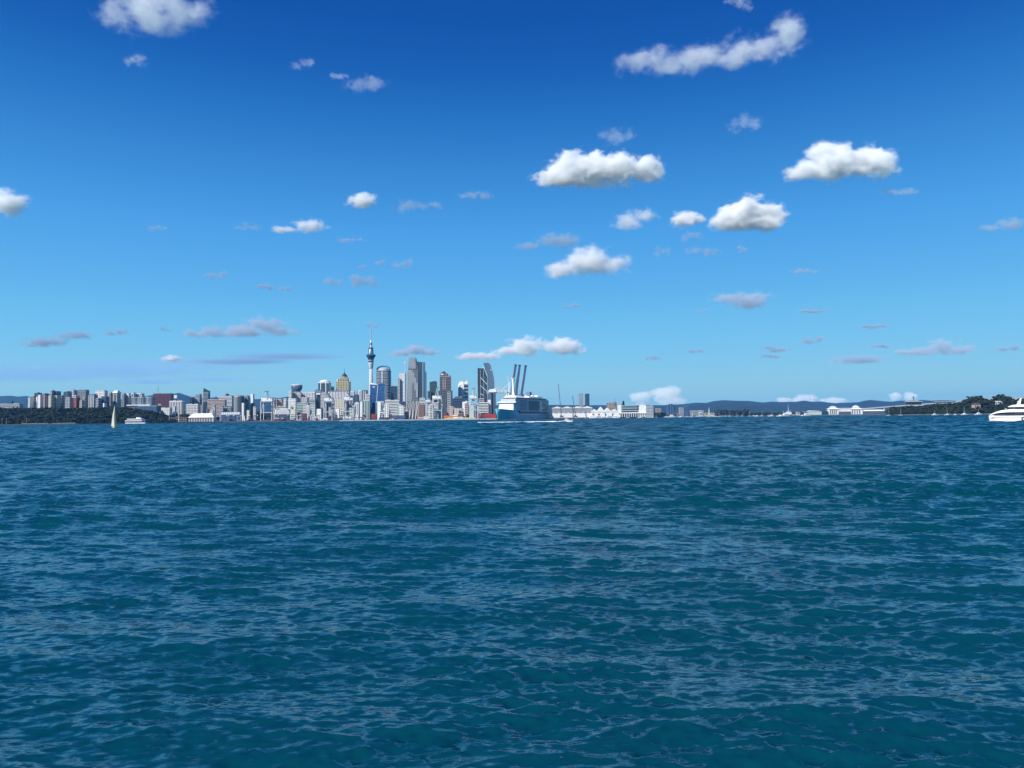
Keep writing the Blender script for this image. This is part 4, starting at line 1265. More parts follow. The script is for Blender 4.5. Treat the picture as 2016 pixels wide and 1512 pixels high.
def radio_mast():
    t = T('radio_mast', 'thin lattice radio mast over the dark red brick building', 'mast', 310.6, 2470)
    z0, z1 = t.zl(773, 310), t.zl(755.7, 310)
    for sx, sy in ((-1, -1), (1, -1), (0, 1)):
        t.add('leg', 'steel', MB().bar((sx*3.0, sy*2.4, z0 - 12), (0, 0, z1 - 8), .6))
    for i in range(4):
        z = z0 + (z1 - z0)*.18*i; w = 2.6*(1 - .18*i)
        t.add('cross_bar', 'steel', MB().bar((-w, -w*.8, z), (w, -w*.8, z + 2), .4))
    t.add('antenna', 'steel', MB().bar((0, 0, z1 - 9), (0, 0, z1), .5))
    t = T('antenna_mast', 'thin antenna rising from the navy office block', 'mast', 703.2, 2145, z=Z(703, 778, 2145))
    t.add('pole', 'slate', MB().lathe([(.9, 0), (.7, t.zl(769, 703))], k=6))
    t = T('antenna_mast', 'thin mast beside the beige flat building above the superyachts', 'mast', 1211.4, 2490, z=Z(1211, 795, 2490))
    t.add('pole', 'slate', MB().lathe([(.6, -8), (.35, t.zl(784.6, 1211))], k=6))
radio_mast()

# low sheds on the port land
for lb, a, b_, top, Y, m, st in (
    ('long low reddish shed left of the hipped shed', 334, 372, 821.4, 1900, 'brown', 'grid'),
    ('cream box shed under the pinkish white block', 572.8, 584, 805.6, 1960, 'cream', None),
    ('low white-roofed gatehouse right of the arched shed', 571.6, 583.6, 815.2, 1900, 'white', 'band'),
    ('beige box shed right of the cream box shed', 585, 594, 807.4, 1980, 'beige', 'band'),
    ('white box shed below the grey block with fine lines', 623.4, 634, 805, 1970, 'white', None),
    ('flat white canopy shed between cranes behind the container rows', 611.4, 622, 796, 2040, 'white', 'band'),
    ('white box shed below the cream white block', 660.4, 669.6, 805, 1960, 'white', None),
    ('small cream shed beside the flat-house crane', 670.4, 677, 809, 1950, 'cream', 'grid'),
    ('small white shed under the blue glass office', 748, 757, 808.6, 1950, 'white', 'band'),
    ('white cabin block between the leaning crane legs', 855.6, 863.6, 793.6, 1960, 'white', 'band'),
    ('white low terminal with curved lookout near the navy glass block', 880, 896, 801.8, 1990, 'lgrey', 'band'),
):
    building('port_shed', lb, a, b_, top, Y, m, st, depth=12, plant=False)
def sawtooth():
    t = T('sawtooth_shed', 'row of white sawtooth roofs in the yard below the round cream tower', 'building', 455, 1960)
    n = 9
    x0, x1 = t.xl(437.5), t.xl(474)
    z0, z1 = t.zl(816.2, 455), t.zl(811.4, 455)
    t.add('wall', 'slate', MB().box(x0, x1, -7, 8, -2, z0))
    for i in range(n):
        a, b_ = x0 + (x1-x0)*i/n, x0 + (x1-x0)*(i+.92)/n
        t.add('roof', 'white', MB().xprism([(a, z0), (b_, z0), (b_, z1), (b_ - .3*(b_-a), z1)], -8, 9))
sawtooth()
# ------------------------------------------------------------------ the port
def quay():
    m = C('stone')
    Yq = 1868
    mb = MB().box(X(566, Yq), X(978, Yq), Yq - 3, Yq + 14, -4, 2.9)
    mb.build('quay', C('concrete'), None, kind='structure')
    t = T('quay_fence', 'pale yellow barrier wall along the quay edge below the red container stacks', 'barrier', 905, 1866, z=2.9)
    n = 14
    for i in range(n):
        a, b = t.xl(876 + 60*i/n), t.xl(876 + 60*(i + .86)/n)
        t.add('barrier_panel', 'stone' if i % 3 else 'yellow', MB().box(a, b, -.4, .4, 0, 3.2))
quay()

def sts_crane(label, x0, x1, house, apex, base, Y, m='lgrey', boom_len=26, name='quay_crane', dep=22):
    """Quay crane seen end-on: portal legs, sill beams, girder with machinery house, apex frame, boom over the water."""
    c = (x0 + x1) / 2
    t = T(name, label, 'crane', c, Y, 'end-on quay cranes', z=3.0)
    a, b = t.xl(x0), t.xl(x1)
    zh0, zh1, za = t.zl(house[1], c), t.zl(house[0], c), t.zl(apex, c)
    L = 1.7
    for x in (a, b - L):
        for y in (-dep/2, dep/2):
            t.add('leg', m, MB().box(x, x + L, y - .8, y + .8, 0, zh0))
        t.add('sill_beam', m, MB().box(x - .2, x + L + .2, -dep/2 - 1.2, dep/2 + 1.2, 1.2, 3.0))
        t.add('brace', m, MB().bar((x + L/2, -dep/2, zh0*.35), (x + L/2, dep/2, zh0*.92), .8))
    for z, y in ((zh0*.42, -dep/2), (zh0*.42, dep/2), (zh0 - 1.6, -dep/2), (zh0 - 1.6, dep/2)):
        t.add('portal_beam', m, MB().box(a + L, b - L, y - .7, y + .7, z - .8, z + .9))
    w = (b - a)
    t.add('machinery_house', 'white', MB().box(a - .06*w, b - .12*w, 0, 12, zh0, zh1))
    t.add('roof_edge', 'lgrey', MB().box(a - .08*w, b - .1*w, -.4, 12.4, zh1, zh1 + .7))
    for x in (a + .3*w, a + .62*w):
        t.add('boom_girder', m, MB().box(x, x + 1.4, -dep/2 - boom_len, dep/2, zh0 - 4.6, zh0 - 2.4))
        t.add('apex_leg', m, MB().bar((x, -4, zh1), (a + .46*w, -7, za), 1.0))
        t.add('apex_leg', m, MB().bar((x, 8, zh1), (a + .5*w, -5, za), .8))
        t.add('stay', m, MB().bar((a + .46*w, -7, za), (x + .7, -dep/2 - boom_len*.9, zh0 - 2.4), .45))
    t.add('apex_platform', 'slate', MB().box(a + .3*w, a + .66*w, -8, -4, za, za + 1.2))
    t.add('operator_cab', 'dgrey', MB().box(a + .34*w, a + .6*w, -dep/2 - 5, -dep/2 - 1.5, zh0 - 8, zh0 - 4.7))
    for i in range(3):
        z = zh0 * (.5 + .12*i)
        t.add('walkway', 'grey', MB().box(a + L, a + .42*w, -dep/2 - 1.2, -dep/2 - .2, z, z + .5))
    return t
sts_crane('grey white quay crane at far left of the port, nearest the hipped shed', 515.4, 538.6, (783, 789.4), 771.2, 825, 1880)
sts_crane('quay crane with small white house in front of the narrow black tower', 639, 656.4, (783.2, 788.8), 775.4, 821, 1884)
sts_crane('quay crane with flat white house in front of the finned block', 678.6, 696.6, (781.6, 786.8), 774.2, 819, 1884)
sts_crane('quay crane with bright white house and leaning apex left of the brown tower', 852.4, 871, (779, 784.4), 764, 820, 1886)
sts_crane('quay crane with wide white house and forked pylon left of the curved blue tower', 925.2, 941.6, (778, 783.2), 765.6, 822, 1886)
sts_crane('narrow shadowed quay crane behind the leaning-apex crane', 838.6, 853, (787.6, 790.4), 784, 820, 1905)

def boom_crane():
    t = T('quay_crane', 'side-on white quay crane with lowered boom and fan of stays left of the liner', 'crane', 972, 1990, 'cranes behind the liner', z=3.0)
    def q(px, py, y=0): return (t.xl(px), y, t.zl(py, px))
    for px in (967.6, 975.2):
        for y in (-7, 7):
            t.add('leg', 'slate', MB().bar((t.xl(px), y, 0), q(px, 772, y), 3.0))
    t.add('stair_tower', 'dgrey', MB().box(t.xl(968.6), t.xl(974.2), -5, 5, 0, t.zl(773, 971)))
    t.add('machinery_house', 'white', MB().xprism([(t.xl(962.4), t.zl(772.4, 962)), (t.xl(978), t.zl(772.4, 978)), (t.xl(977), t.zl(766.6, 977)), (t.xl(966), t.zl(766, 966)), (t.xl(962), t.zl(769, 962))], -6, 6))
    for i, (a, b) in enumerate(((978, 984), (985, 991), (992, 999))):
        t.add('boom_section', 'lgrey', MB().box(t.xl(a), t.xl(b), -4, 4, t.zl(773.4, a), t.zl(766.4 + i*.5, a)))
    t.add('boom_girder', 'steel', MB().bar(q(958, 773.8), q(1003, 772.6), 2.4))
    t.add('pylon', 'white', MB().bar(q(1002, 778), q(1003.2, 752.5), 2.4))
    t.add('pylon_tip', 'white', MB().bar(q(1001.4, 752.5), q(1001, 740.5), .8))
    for (a, b) in (((1003, 753), (974, 765.4)), ((1003, 755), (988, 768)), ((1002.6, 753), (962, 770)), ((999, 776), (989.5, 785))):
        t.add('stay', 'white', MB().bar(q(*a), q(*b), .9))
boom_crane()

for top, bot, lb in (((1016.6, 717.4), (1007.6, 775), 'leftmost of the three dark cranes with booms raised behind the liner'),
                     ((1024.4, 718), (1016.5, 778), 'middle of the three dark cranes with booms raised behind the liner'),
                     ((1036.4, 719.2), (1027, 778), 'rightmost, well spaced dark crane with boom raised behind the liner')):
    t = T('raised_crane', lb, 'crane', bot[0], 2290, 'dark cranes with raised booms', z=3.0)
    p = Vector((t.xl(bot[0]), 0, t.zl(bot[1], bot[0]))); q = Vector((t.xl(top[0]), 0, t.zl(top[1], top[0])))
    t.add('boom', 'slate', MB().bar(p, q, 6.4, 7.0))
    t.add('boom_tip', 'dark', MB().bar(q + (p - q)*.0, q + (p - q)*.05, 7.2, 7.6))
    off = Vector((-5.4, 3, 0))
    t.add('back_chord', 'steel', MB().bar(p + off*1.25, q + (p - q)*.2 + off*.6, 1.6))
    n = 9
    for i in range(n):
        f0, f1 = .22 + .75*i/n, .22 + .75*(i + 1)/n
        A = q + (p - q)*f0; B = q + (p - q)*f1
        t.add('lacing', 'steel', MB().bar(A, B + off*(.6 + .65*f1), .8))
    for dx in (-6, 6):
        for dy in (-9, 9):
            t.add('leg', 'slate', MB().box(p.x + dx - 1.1, p.x + dx + 1.1, dy - 1.1, dy + 1.1, 0, p.z - 3))
    t.add('girder', 'slate', MB().box(p.x - 8, p.x + 8, -10, 14, p.z - 3, p.z + 1.5))
    t.add('machinery_house', 'lgrey', MB().box(p.x - 6, p.x + 5, 0, 12, p.z + 1.5, p.z + 8))
for px, top, bot, lb in ((1099.8, 755.9, 816, 'tall reddish grey mobile crane boom right of the liner'), (1127.6, 779, 817, 'shorter mobile crane boom over the wharf shed')):
    t = T('mobile_crane', lb, 'crane', px + 6, 2070, z=3.0)
    p = Vector((0, 0, 3)); q = Vector((t.xl(px), 0, t.zl(top, px)))
    t.add('carrier', 'maroon', MB().box(-5, 5, -3, 3, 1, 4.5))
    t.add('cab', 'dgrey', MB().box(-4, 0, -2, 2, 4.5, 7))
    n = 10
    u = (q - p) / n
    for sx in (-.9, .9):
        t.add('chord', 'purple', MB().bar(p + Vector((sx, 0, 0)), q + Vector((sx*.5, 0, 0)), .7))
    for i in range(n):
        s_ = 1 if i % 2 else -1
        t.add('lacing', 'purple', MB().bar(p + u*i + Vector((.9*s_, 0, 0)), p + u*(i+1) - Vector((.9*s_, 0, 0)), .5))
    t.add('boom_head', 'red', MB().bar(q - u*.25, q, 2.0))

# containers
BOX = {}
def container(kind, x, y, z, rz, lb, grp):
    me = BOX.get(kind)
    if me is None:
        mb = MB().box(-6.1, 6.1, -1.22, 1.22, 0, 2.5)
        me = mb.mesh('shipping_container')
        me.materials.append(C(kind))
        BOX[kind] = me
    o = obj('shipping_container', me, None, None, label=lb, cat='container', group=grp)
    o.location = (x, y, z)
    o.rotation_euler.z = rz
    return o
RC = random.Random(11)
def stack(px0, px1, Y, hmax, kinds, where, words, rows=1, hmin=1):
    x0, x1 = X(px0, Y), X(px1, Y)
    n = max(1, int((x1 - x0) / 12.6))
    for r in range(rows):
        for i in range(n):
            h = RC.randint(hmin, hmax)
            k = RC.choice(kinds)
            for j in range(h):
                kk = k if RC.random() < .6 else RC.choice(kinds)
                container(kk, x0 + 6.3 + i*12.6, Y + r*3.0, 3.0 + j*2.55, 0, f'{words[kk]} shipping container {where}', f'containers {where}')
WRD = dict(rust='rust red', red='bright red', white='white', lgrey='pale grey', bluebox='dark blue', maroon='dark maroon', purple='dull purple', orange='orange', slate='slate blue', green='dark green', cream='cream')
stack(872, 918, 1879, 4, ['rust', 'red', 'white', 'rust', 'lgrey', 'red', 'orange'], 'in the stack between white-house crane and forked crane', WRD, 1, 3)
stack(937, 979, 1879, 5, ['rust', 'maroon', 'rust', 'red', 'maroon', 'orange'], 'in the tall dark red stack next to the liner bow', WRD, 1, 4)
stack(824, 852, 1882, 3, ['white', 'red', 'rust', 'lgrey', 'red'], 'in the low stack under the lattice tower', WRD, 1, 2)
stack(731, 746, 1895, 6, ['red', 'maroon'], 'in the square maroon stack under the blue glass office', WRD, 1, 6)
stack(594, 609, 1905, 7, ['maroon', 'purple'], 'in the square purple stack under the pale green block', WRD, 1, 7)
stack(540, 600, 1885, 3, ['purple', 'maroon', 'lgrey', 'purple', 'slate'], 'along the quay beside the arched shed', WRD, 2, 1)
stack(606, 730, 1888, 4, ['purple', 'maroon', 'lgrey', 'bluebox', 'slate', 'white', 'rust'], 'along the crowded middle of the quay', WRD, 2, 1)
stack(746, 800, 1888, 4, ['purple', 'bluebox', 'slate', 'maroon', 'lgrey'], 'along the quay below the white banded block', WRD, 1, 2)
stack(440, 514, 1880, 2, ['purple', 'bluebox', 'slate', 'maroon'], 'in the dark yard right of the hipped shed', WRD, 1, 1)

# straddle carriers: tall open frames on wheels
def straddle_carrier(px, Y, lb, rz, m):
    t = T('straddle_carrier', lb, 'straddle carrier', px, Y, 'straddle carriers on the quay', z=3.0, rz=rz)
    for sx in (-2.4, 2.4):
        for y in (-4, 4):
            t.add('leg', m, MB().box(sx - .5, sx + .5, y - .5, y + .5, 1.2, 12))
        t.add('wheel_beam', m, MB().box(sx - .6, sx + .6, -5.4, 5.4, .7, 1.9))
    t.add('top_frame', m, MB().box(-3, 3, -4.8, 4.8, 12, 13.2))
    t.add('cab', 'white', MB().box(-1.4, 1.4, -5.6, -3.6, 13.2, 15.2))
SC = ['bluebox', 'purple', 'slate', 'lgrey', 'white', 'purple']
for i, (px, Y, where) in enumerate(((444, 1872, 'first from the left beside the hipped shed'), (452, 1876, 'second from the left near the hipped shed'), (461, 1872, 'below the plain white box building'),
        (470, 1876, 'below the round cream tower'), (481, 1872, 'below the grey striped tower'), (492, 1876, 'below the brown low block'), (503, 1872, 'left of the far left quay crane'),
        (548, 1872, 'in front of the arched shed'), (566, 1874, 'right of the arched shed'), (588, 1872, 'left of the square purple container stack'), (614, 1874, 'right of the square purple container stack'),
        (626, 1872, 'under the narrow black tower'), (648, 1874, 'between the legs of the small-house crane'), (662, 1872, 'below the cream white block'), (672, 1874, 'left of the flat-house crane'),
        (688, 1872, 'between the legs of the flat-house crane'), (704, 1874, 'below the white portal-shaped block'), (716, 1872, 'below the pale green colonnaded block'), (752, 1874, 'right of the square maroon container stack'), (768, 1872, 'below the white banded block'))):
    straddle_carrier(px, Y, f'straddle carrier {where}', RC.uniform(-.5, .5) + (1.57 if i % 3 == 0 else 0), SC[i % 6])

for i, (px, top, Y, lb) in enumerate(((352, 803.5, 1800, 'white light mast on the quay left of the hipped shed'), (333, 812, 1790, 'short light mast left of the tall white one'), (449, 806, 1870, 'light mast in the yard right of the hipped shed'),
        (594.5, 812, 1870, 'light mast beside the square purple container stack'), (640, 788, 1872, 'tall pale light mast in front of the small-house crane'), (680.5, 790, 1872, 'tall pale light mast in front of the flat-house crane'),
        (767.5, 797, 1872, 'light mast below the white banded block'), (848, 795, 1873, 'light mast left of the leaning-apex crane'), (925.6, 787, 1870, 'thick white light mast at the foot of the forked crane'), (943, 791, 1872, 'slim light mast before the dark red container stack'),
        (1112, 803, 2056, 'light mast on the wharf between the two mobile cranes'), (987, 808, 1876, 'thin light mast next to the liner bow'))):
    t = T('light_mast', lb, 'light mast', px, Y, 'light masts on the quay', z=2.9)
    h = t.zl(top, px)
    r = .9 if px in (352, 925.6) else .5
    t.add('pole', 'white' if px in (352, 925.6, 640, 680.5) else 'lgrey', MB().lathe([(r, 0), (r*.6, h)], k=8))
    t.add('lamp_head', 'lgrey', MB().box(-1.5, 1.5, -.5, .5, h, h + .7))

# ------------------------------------------------------------------ the liner
def liner():
    TH = math.radians(22)
    Yf = 1905.0
    t = T('cruise_ship', 'big white and blue cruise liner moored bow-on beyond the quay', 'ship', 997.5, Yf, z=0.0)
    t.root.rotation_euler.z = math.pi - TH + math.pi            # local -y is the bow
    t.root.rotation_euler.z = -TH
    # local axes: -y towards the bow, +x the shaded side; origin at the middle of the superstructure front
    k = Yf / F_PX
    def z(py): return at(1000, py, Yf).z
    B = 21.0
    st = []
    for (y, wd, ww, zd) in ((-62, .8, .3, 27.5), (-56, 7, 1.2, 26.8), (-46, 13, 3.5, 26.0), (-32, 18, 8.5, 25.0), (-16, 20.6, 14.5, 24.2), (0, 21, 19, 23.8), (20, 21, 20.6, 23.4), (36, 21, 20.8, 15.5), (250, 21, 20.8, 15.5), (276, 20, 18, 15.5)):
        st.append([(-wd, y, zd), (-(wd*.55 + ww*.45), y, zd*.55), (-ww, y + (0 if y > -20 else 4), -3), (ww, y + (0 if y > -20 else 4), -3), (wd*.55 + ww*.45, y, zd*.55), (wd, y, zd)])
    mb = MB()
    for s_ in st: mb.v += s_
    n = 6
    for i in range(len(st) - 1):
        for j in range(n - 1):
            a = i*n + j
            mb.f.append((a, a + 1, a + n + 1, a + n))
        mb.f.append((i*n + n - 1, i*n, (i+1)*n, (i+1)*n + n - 1))
    mb.f.append(tuple(range(n))[::-1]); mb.f.append(tuple((len(st)-1)*n + q for q in range(n)))
    t.add('hull', 'hullblue', mb)
    t.add('bow_rail', 'lgrey', MB().hexa([(-21.2, -2, 23.9), (21.2, -2, 23.9), (21.2, 0, 23.9), (-21.2, 0, 23.9), (-21.2, -2, 25.1), (21.2, -2, 25.1), (21.2, 0, 25.1), (-21.2, 0, 25.1)]))
    t.add('hull_stripe', 'lgrey', MB().box(20.75, 21.15, 38, 272, 3.6, 6.2))
    t.add('anchor_recess', 'dark', MB().box(-9.5, -7.0, -44, -38, 10, 15))
    # sloping white front
    t.add('front_screen', 'white', MB().hexa([(-21.4, -6, 23.8), (21.2, -6, 23.8), (21.2, 10, 23.8), (-21.4, 10, 23.8), (-19.5, 2, z(794.6)), (18, 2, z(794.6)), (18, 10, z(794.6)), (-19.5, 10, z(794.6))]))
    t.add('bridge', 'white', MB().box(-25.5, 25.5, 0, 9, z(793), z(790.8)))
    t.add('bridge_windows', 'pane', MB().box(-24, 24, .6, 8, z(794.6), z(793)))
    t.add('bridge_roof', 'lgrey', MB().box(-22, 24, 2, 12, z(790.8), z(790)))
    # superstructure: decks
    zt = z(786)
    t.add('superstructure', 'lgrey', MB().box(-20.4, 20.0, 10.2, 268, 23.2, zt))  # pale grey stands in for white paint lying in shade
    dk = MB()
    nd = 8
    for i in range(nd):
        zz = 24 + (zt - 25)*i/nd
        dk.box(19.9, 20.35, 42, 112, zz + .7, zz + 2.0)
    t.add('balcony_rows', 'dgrey', dk, kind='stuff')
    t.add('side_recess', 'dgrey', MB().box(19.8, 20.6, 100, 190, 24, zt - 2.5))
    for y in (96, 192, 200):
        t.add('side_pillar', 'white', MB().box(19.9, 21.3, y, y + 5, 20, zt - 1))
    t.add('stern_glass', 'tealglass', MB().box(19.8, 20.9, 206, 266, 24, zt + 1.5))
    t.add('promenade_roof', 'white', MB().box(-20.8, 22.0, 38, 262, 22.6, 23.6))
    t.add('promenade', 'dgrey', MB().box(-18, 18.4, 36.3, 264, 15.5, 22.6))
    for i in range(13):
        y = 44 + i*16.2
        t.add('lifeboat', 'orange', MB().hexa([(19, y+1, 17), (22.4, y+1, 17), (22.4, y+10, 17), (19, y+10, 17), (18.7, y, 19.4), (23, y, 19.4), (23, y+11, 19.4), (18.7, y+11, 19.4)]))
        t.add('lifeboat_cover', 'white', MB().hexa([(18.7, y, 19.5), (23, y, 19.5), (23, y+11, 19.5), (18.7, y+11, 19.5), (19.8, y+1.5, 21.2), (22, y+1.5, 21.2), (22, y+9.5, 21.2), (19.8, y+9.5, 21.2)]))
    t.add('yellow_gear', 'yellow', MB().box(20, 22.4, 236, 250, 17, 25))
    t.add('stern_tender', 'white', MB().box(20, 23.4, 252, 268, 16, 23))
    for i in range(3):
        t.add('upper_deck', 'slate' if i == 1 else 'lgrey', MB().box(-21 + i*1.5, 20.5 - i*1.5, 14 + i*8, 266 - i*4, zt + i*2.2, zt + i*2.2 + 1.6))
    t.add('pool_roof', 'white', MB().hexa([(-17, 16, z(782.6)), (22, 16, z(782.6)), (22, 90, z(782.6)), (-17, 90, z(782.6)), (-8, 30, z(777.4)), (12, 30, z(777.4)), (12, 70, z(777.4)), (-8, 70, z(777.4))]))
    t.add('roof_shadow_gap', 'dgrey', MB().box(-16, 20.6, 18, 100, z(784.2), z(782.7)))  # dark block painted in for the shade under the pool roof
    # masts and domes
    t.add('mast', 'white', MB().hexa([(-2.4, 42, z(777.4)), (3.4, 42, z(777.4)), (3.4, 50, z(777.4)), (-2.4, 50, z(777.4)), (-1.2, 44, z(745)), (1.6, 44, z(745)), (1.6, 47, z(745)), (-1.2, 47, z(745))]))
    for sx in (-1, 1):
        t.add('mast_fork', 'white', MB().bar((0, 45, z(746)), (sx*4.4, 45, z(741.6)), 1.3))
    for sx in (-9, 13):
        t.add('vent', 'white', MB().lathe([(1.6, z(782)), (1.0, z(777)), (.5, z(774))], cx=sx, cy=22, k=8))
    k2 = 2110 / F_PX
    for i, (y, r, h) in enumerate(((122, 5, 8), (140, 7, 13), (158, 7.5, 14), (176, 7, 15), (196, 8, 15), (216, 8, 13))):
        t.add('dome', 'white', MB().lathe([(r, zt + 5.4), (r, zt + h*.55), (r*.8, zt + h*.85), (r*.3, zt + h)], cx=10 - (i % 2)*10, cy=y, k=14), True)
    t.add('sports_hall', 'white', MB().hexa([(-17, 118, zt + 5.2), (18, 118, zt + 5.2), (18, 236, zt + 5.2), (-17, 236, zt + 5.2), (-14, 124, zt + 10), (15, 124, zt + 10), (15, 228, zt + 10), (-14, 228, zt + 10)]))
    t.add('funnel', 'slate', MB().hexa([(-6, 150, zt + 10), (8, 150, zt + 10), (8, 168, zt + 10), (-6, 168, zt + 10), (-4, 154, zt + 23), (6, 154, zt + 23), (6, 166, zt + 23), (-4, 166, zt + 23)]))
    for y in (128, 150, 172, 200):
        t.add('hall_window', 'gold', MB().box(14.8, 18.3, y, y + 7, zt + 5.6, zt + 7.6))
liner()

# ------------------------------------------------------------------ boats
def hull_mb(L, B, H, z0=-.4, flare=.8, n=9, stern=.85):
    """Pointed hull along +x: deck outline above, narrower bottom."""
    mb = MB()
    for i in range(n):
        f = i / (n - 1)
        x = -L/2 + L*f
        w = B/2 * (stern + (1 - stern)*min(f/.4, 1)) * (1 if f < .55 else max(1 - ((f - .55)/.45)**1.9, .02))
        s_ = H*(1 + .25*f*f)
        mb.v += [(x, w, s_), (x - (L*.05*f if f > .8 else 0), w*flare*.8, z0), (x - (L*.05*f if f > .8 else 0), -w*flare*.8, z0), (x, -w, s_)]
    for i in range(n - 1):
        a = i*4
        for j in range(4):
            b = (j + 1) % 4
            mb.f.append((a + j, a + b, a + 4 + b, a + 4 + j))
    mb.f.append((3, 2, 1, 0)); m = (n-1)*4; mb.f.append((m, m+1, m+2, m+3))
    return mb

def launch(px, py, L, lb, rz=0.0, Y=None, grp=None, tower=False, name='motor_launch'):
    Y = Y or EYE * F_PX / (py - horizon(px))
    t = T(name, lb, 'boat', px, Y, grp, z=0.0, rz=rz)
    B = L*.3
    t.add('hull', 'white', hull_mb(L, B, L*.11))
    t.add('cabin', 'white', MB().hexa([(-L*.25, -B*.36, L*.11), (L*.2, -B*.3, L*.11), (L*.2, B*.3, L*.11), (-L*.25, B*.36, L*.11), (-L*.23, -B*.3, L*.22), (L*.1, -B*.26, L*.22), (L*.1, B*.26, L*.22), (-L*.23, B*.3, L*.22)]))
    t.add('cabin_window', 'pane', MB().hexa([(-L*.22, -B*.37, L*.145), (L*.17, -B*.31, L*.145), (L*.17, B*.31, L*.145), (-L*.22, B*.37, L*.145), (-L*.22, -B*.345, L*.19), (L*.13, -B*.29, L*.19), (L*.13, B*.29, L*.19), (-L*.22, B*.345, L*.19)]))
    t.add('flybridge', 'white', MB().box(-L*.2, L*.02, -B*.26, B*.26, L*.221, L*.27))
    if tower:
        t.add('mast', 'lgrey', MB().lathe([(L*.012, L*.27), (L*.006, L*.62)], cx=-L*.08, k=6))
    return t

def yacht(px, py, L, mast, lb, sail=None, rz=0.0, Y=None, grp=None, hm='white', swing=.05):
    Y = Y or EYE * F_PX / (py - horizon(px))
    t = T('sailing_yacht', lb, 'yacht', px, Y, grp, z=0.0, rz=rz)
    B = L*.28
    t.add('hull', hm, hull_mb(L, B, L*.1))
    t.add('cabin', 'white', MB().hexa([(-L*.15, -B*.25, L*.1), (L*.18, -B*.2, L*.1), (L*.18, B*.2, L*.1), (-L*.15, B*.25, L*.1), (-L*.13, -B*.2, L*.15), (L*.12, -B*.15, L*.15), (L*.12, B*.15, L*.15), (-L*.13, B*.2, L*.15)]))
    t.add('mast', 'lgrey', MB().lathe([(max(.12, L*.012), L*.1), (max(.1, L*.009), mast)], cx=L*.08, k=6))
    t.add('boom', 'lgrey', MB().bar((L*.08, 0, L*.2), (-L*.36, 0, L*.21), max(.2, L*.016)))
    if sail:
        def blade(pts, bulge):
            mb = MB(); n = 10
            (a, b, c) = [Vector(p) for p in pts]         # foot front, foot back, head
            for i in range(n + 1):
                f = i / n
                l = a.lerp(c, f); r = b.lerp(c, f)
                for j in range(5):
                    g = j / 4
                    p = l.lerp(r, g)
                    roach = .07*L*math.sin(math.pi*f)*g
                    y = bulge*math.sin(math.pi*g)*(1 - f*.7)
                    mb.v += [(p.x - roach, p.y + y - .03, p.z), (p.x - roach, p.y + y + .03, p.z)]
            for i in range(n):
                for j in range(4):
                    q = (i*5 + j)*2; u = q + 10
                    mb.f += [(q, q+2, u+2, u), (q+1, u+1, u+3, q+3)]
            return mb
        t.add('mainsail', sail[0], blade([(L*.06, 0, L*.2), (-L*.33, L*swing, L*.2), (L*.06, 0, mast*.97)], L*.035), True)
        if len(sail) > 1:
            t.add('jib', sail[1], blade([(L*.38, 0, L*.13), (L*.05, -L*swing*.7, L*.15), (L*.1, 0, mast*.9)], -L*.05), True)
    else:
        t.add('furled_sail', 'bluebox', MB().bar((L*.05, 0, L*.225), (-L*.33, 0, L*.235), L*.035))
    for s_ in (-1, 1):
        t.add('shroud', 'grey', MB().bar((L*.04, s_*B*.45, L*.1), (L*.08, 0, mast*.92), .06))
    return t

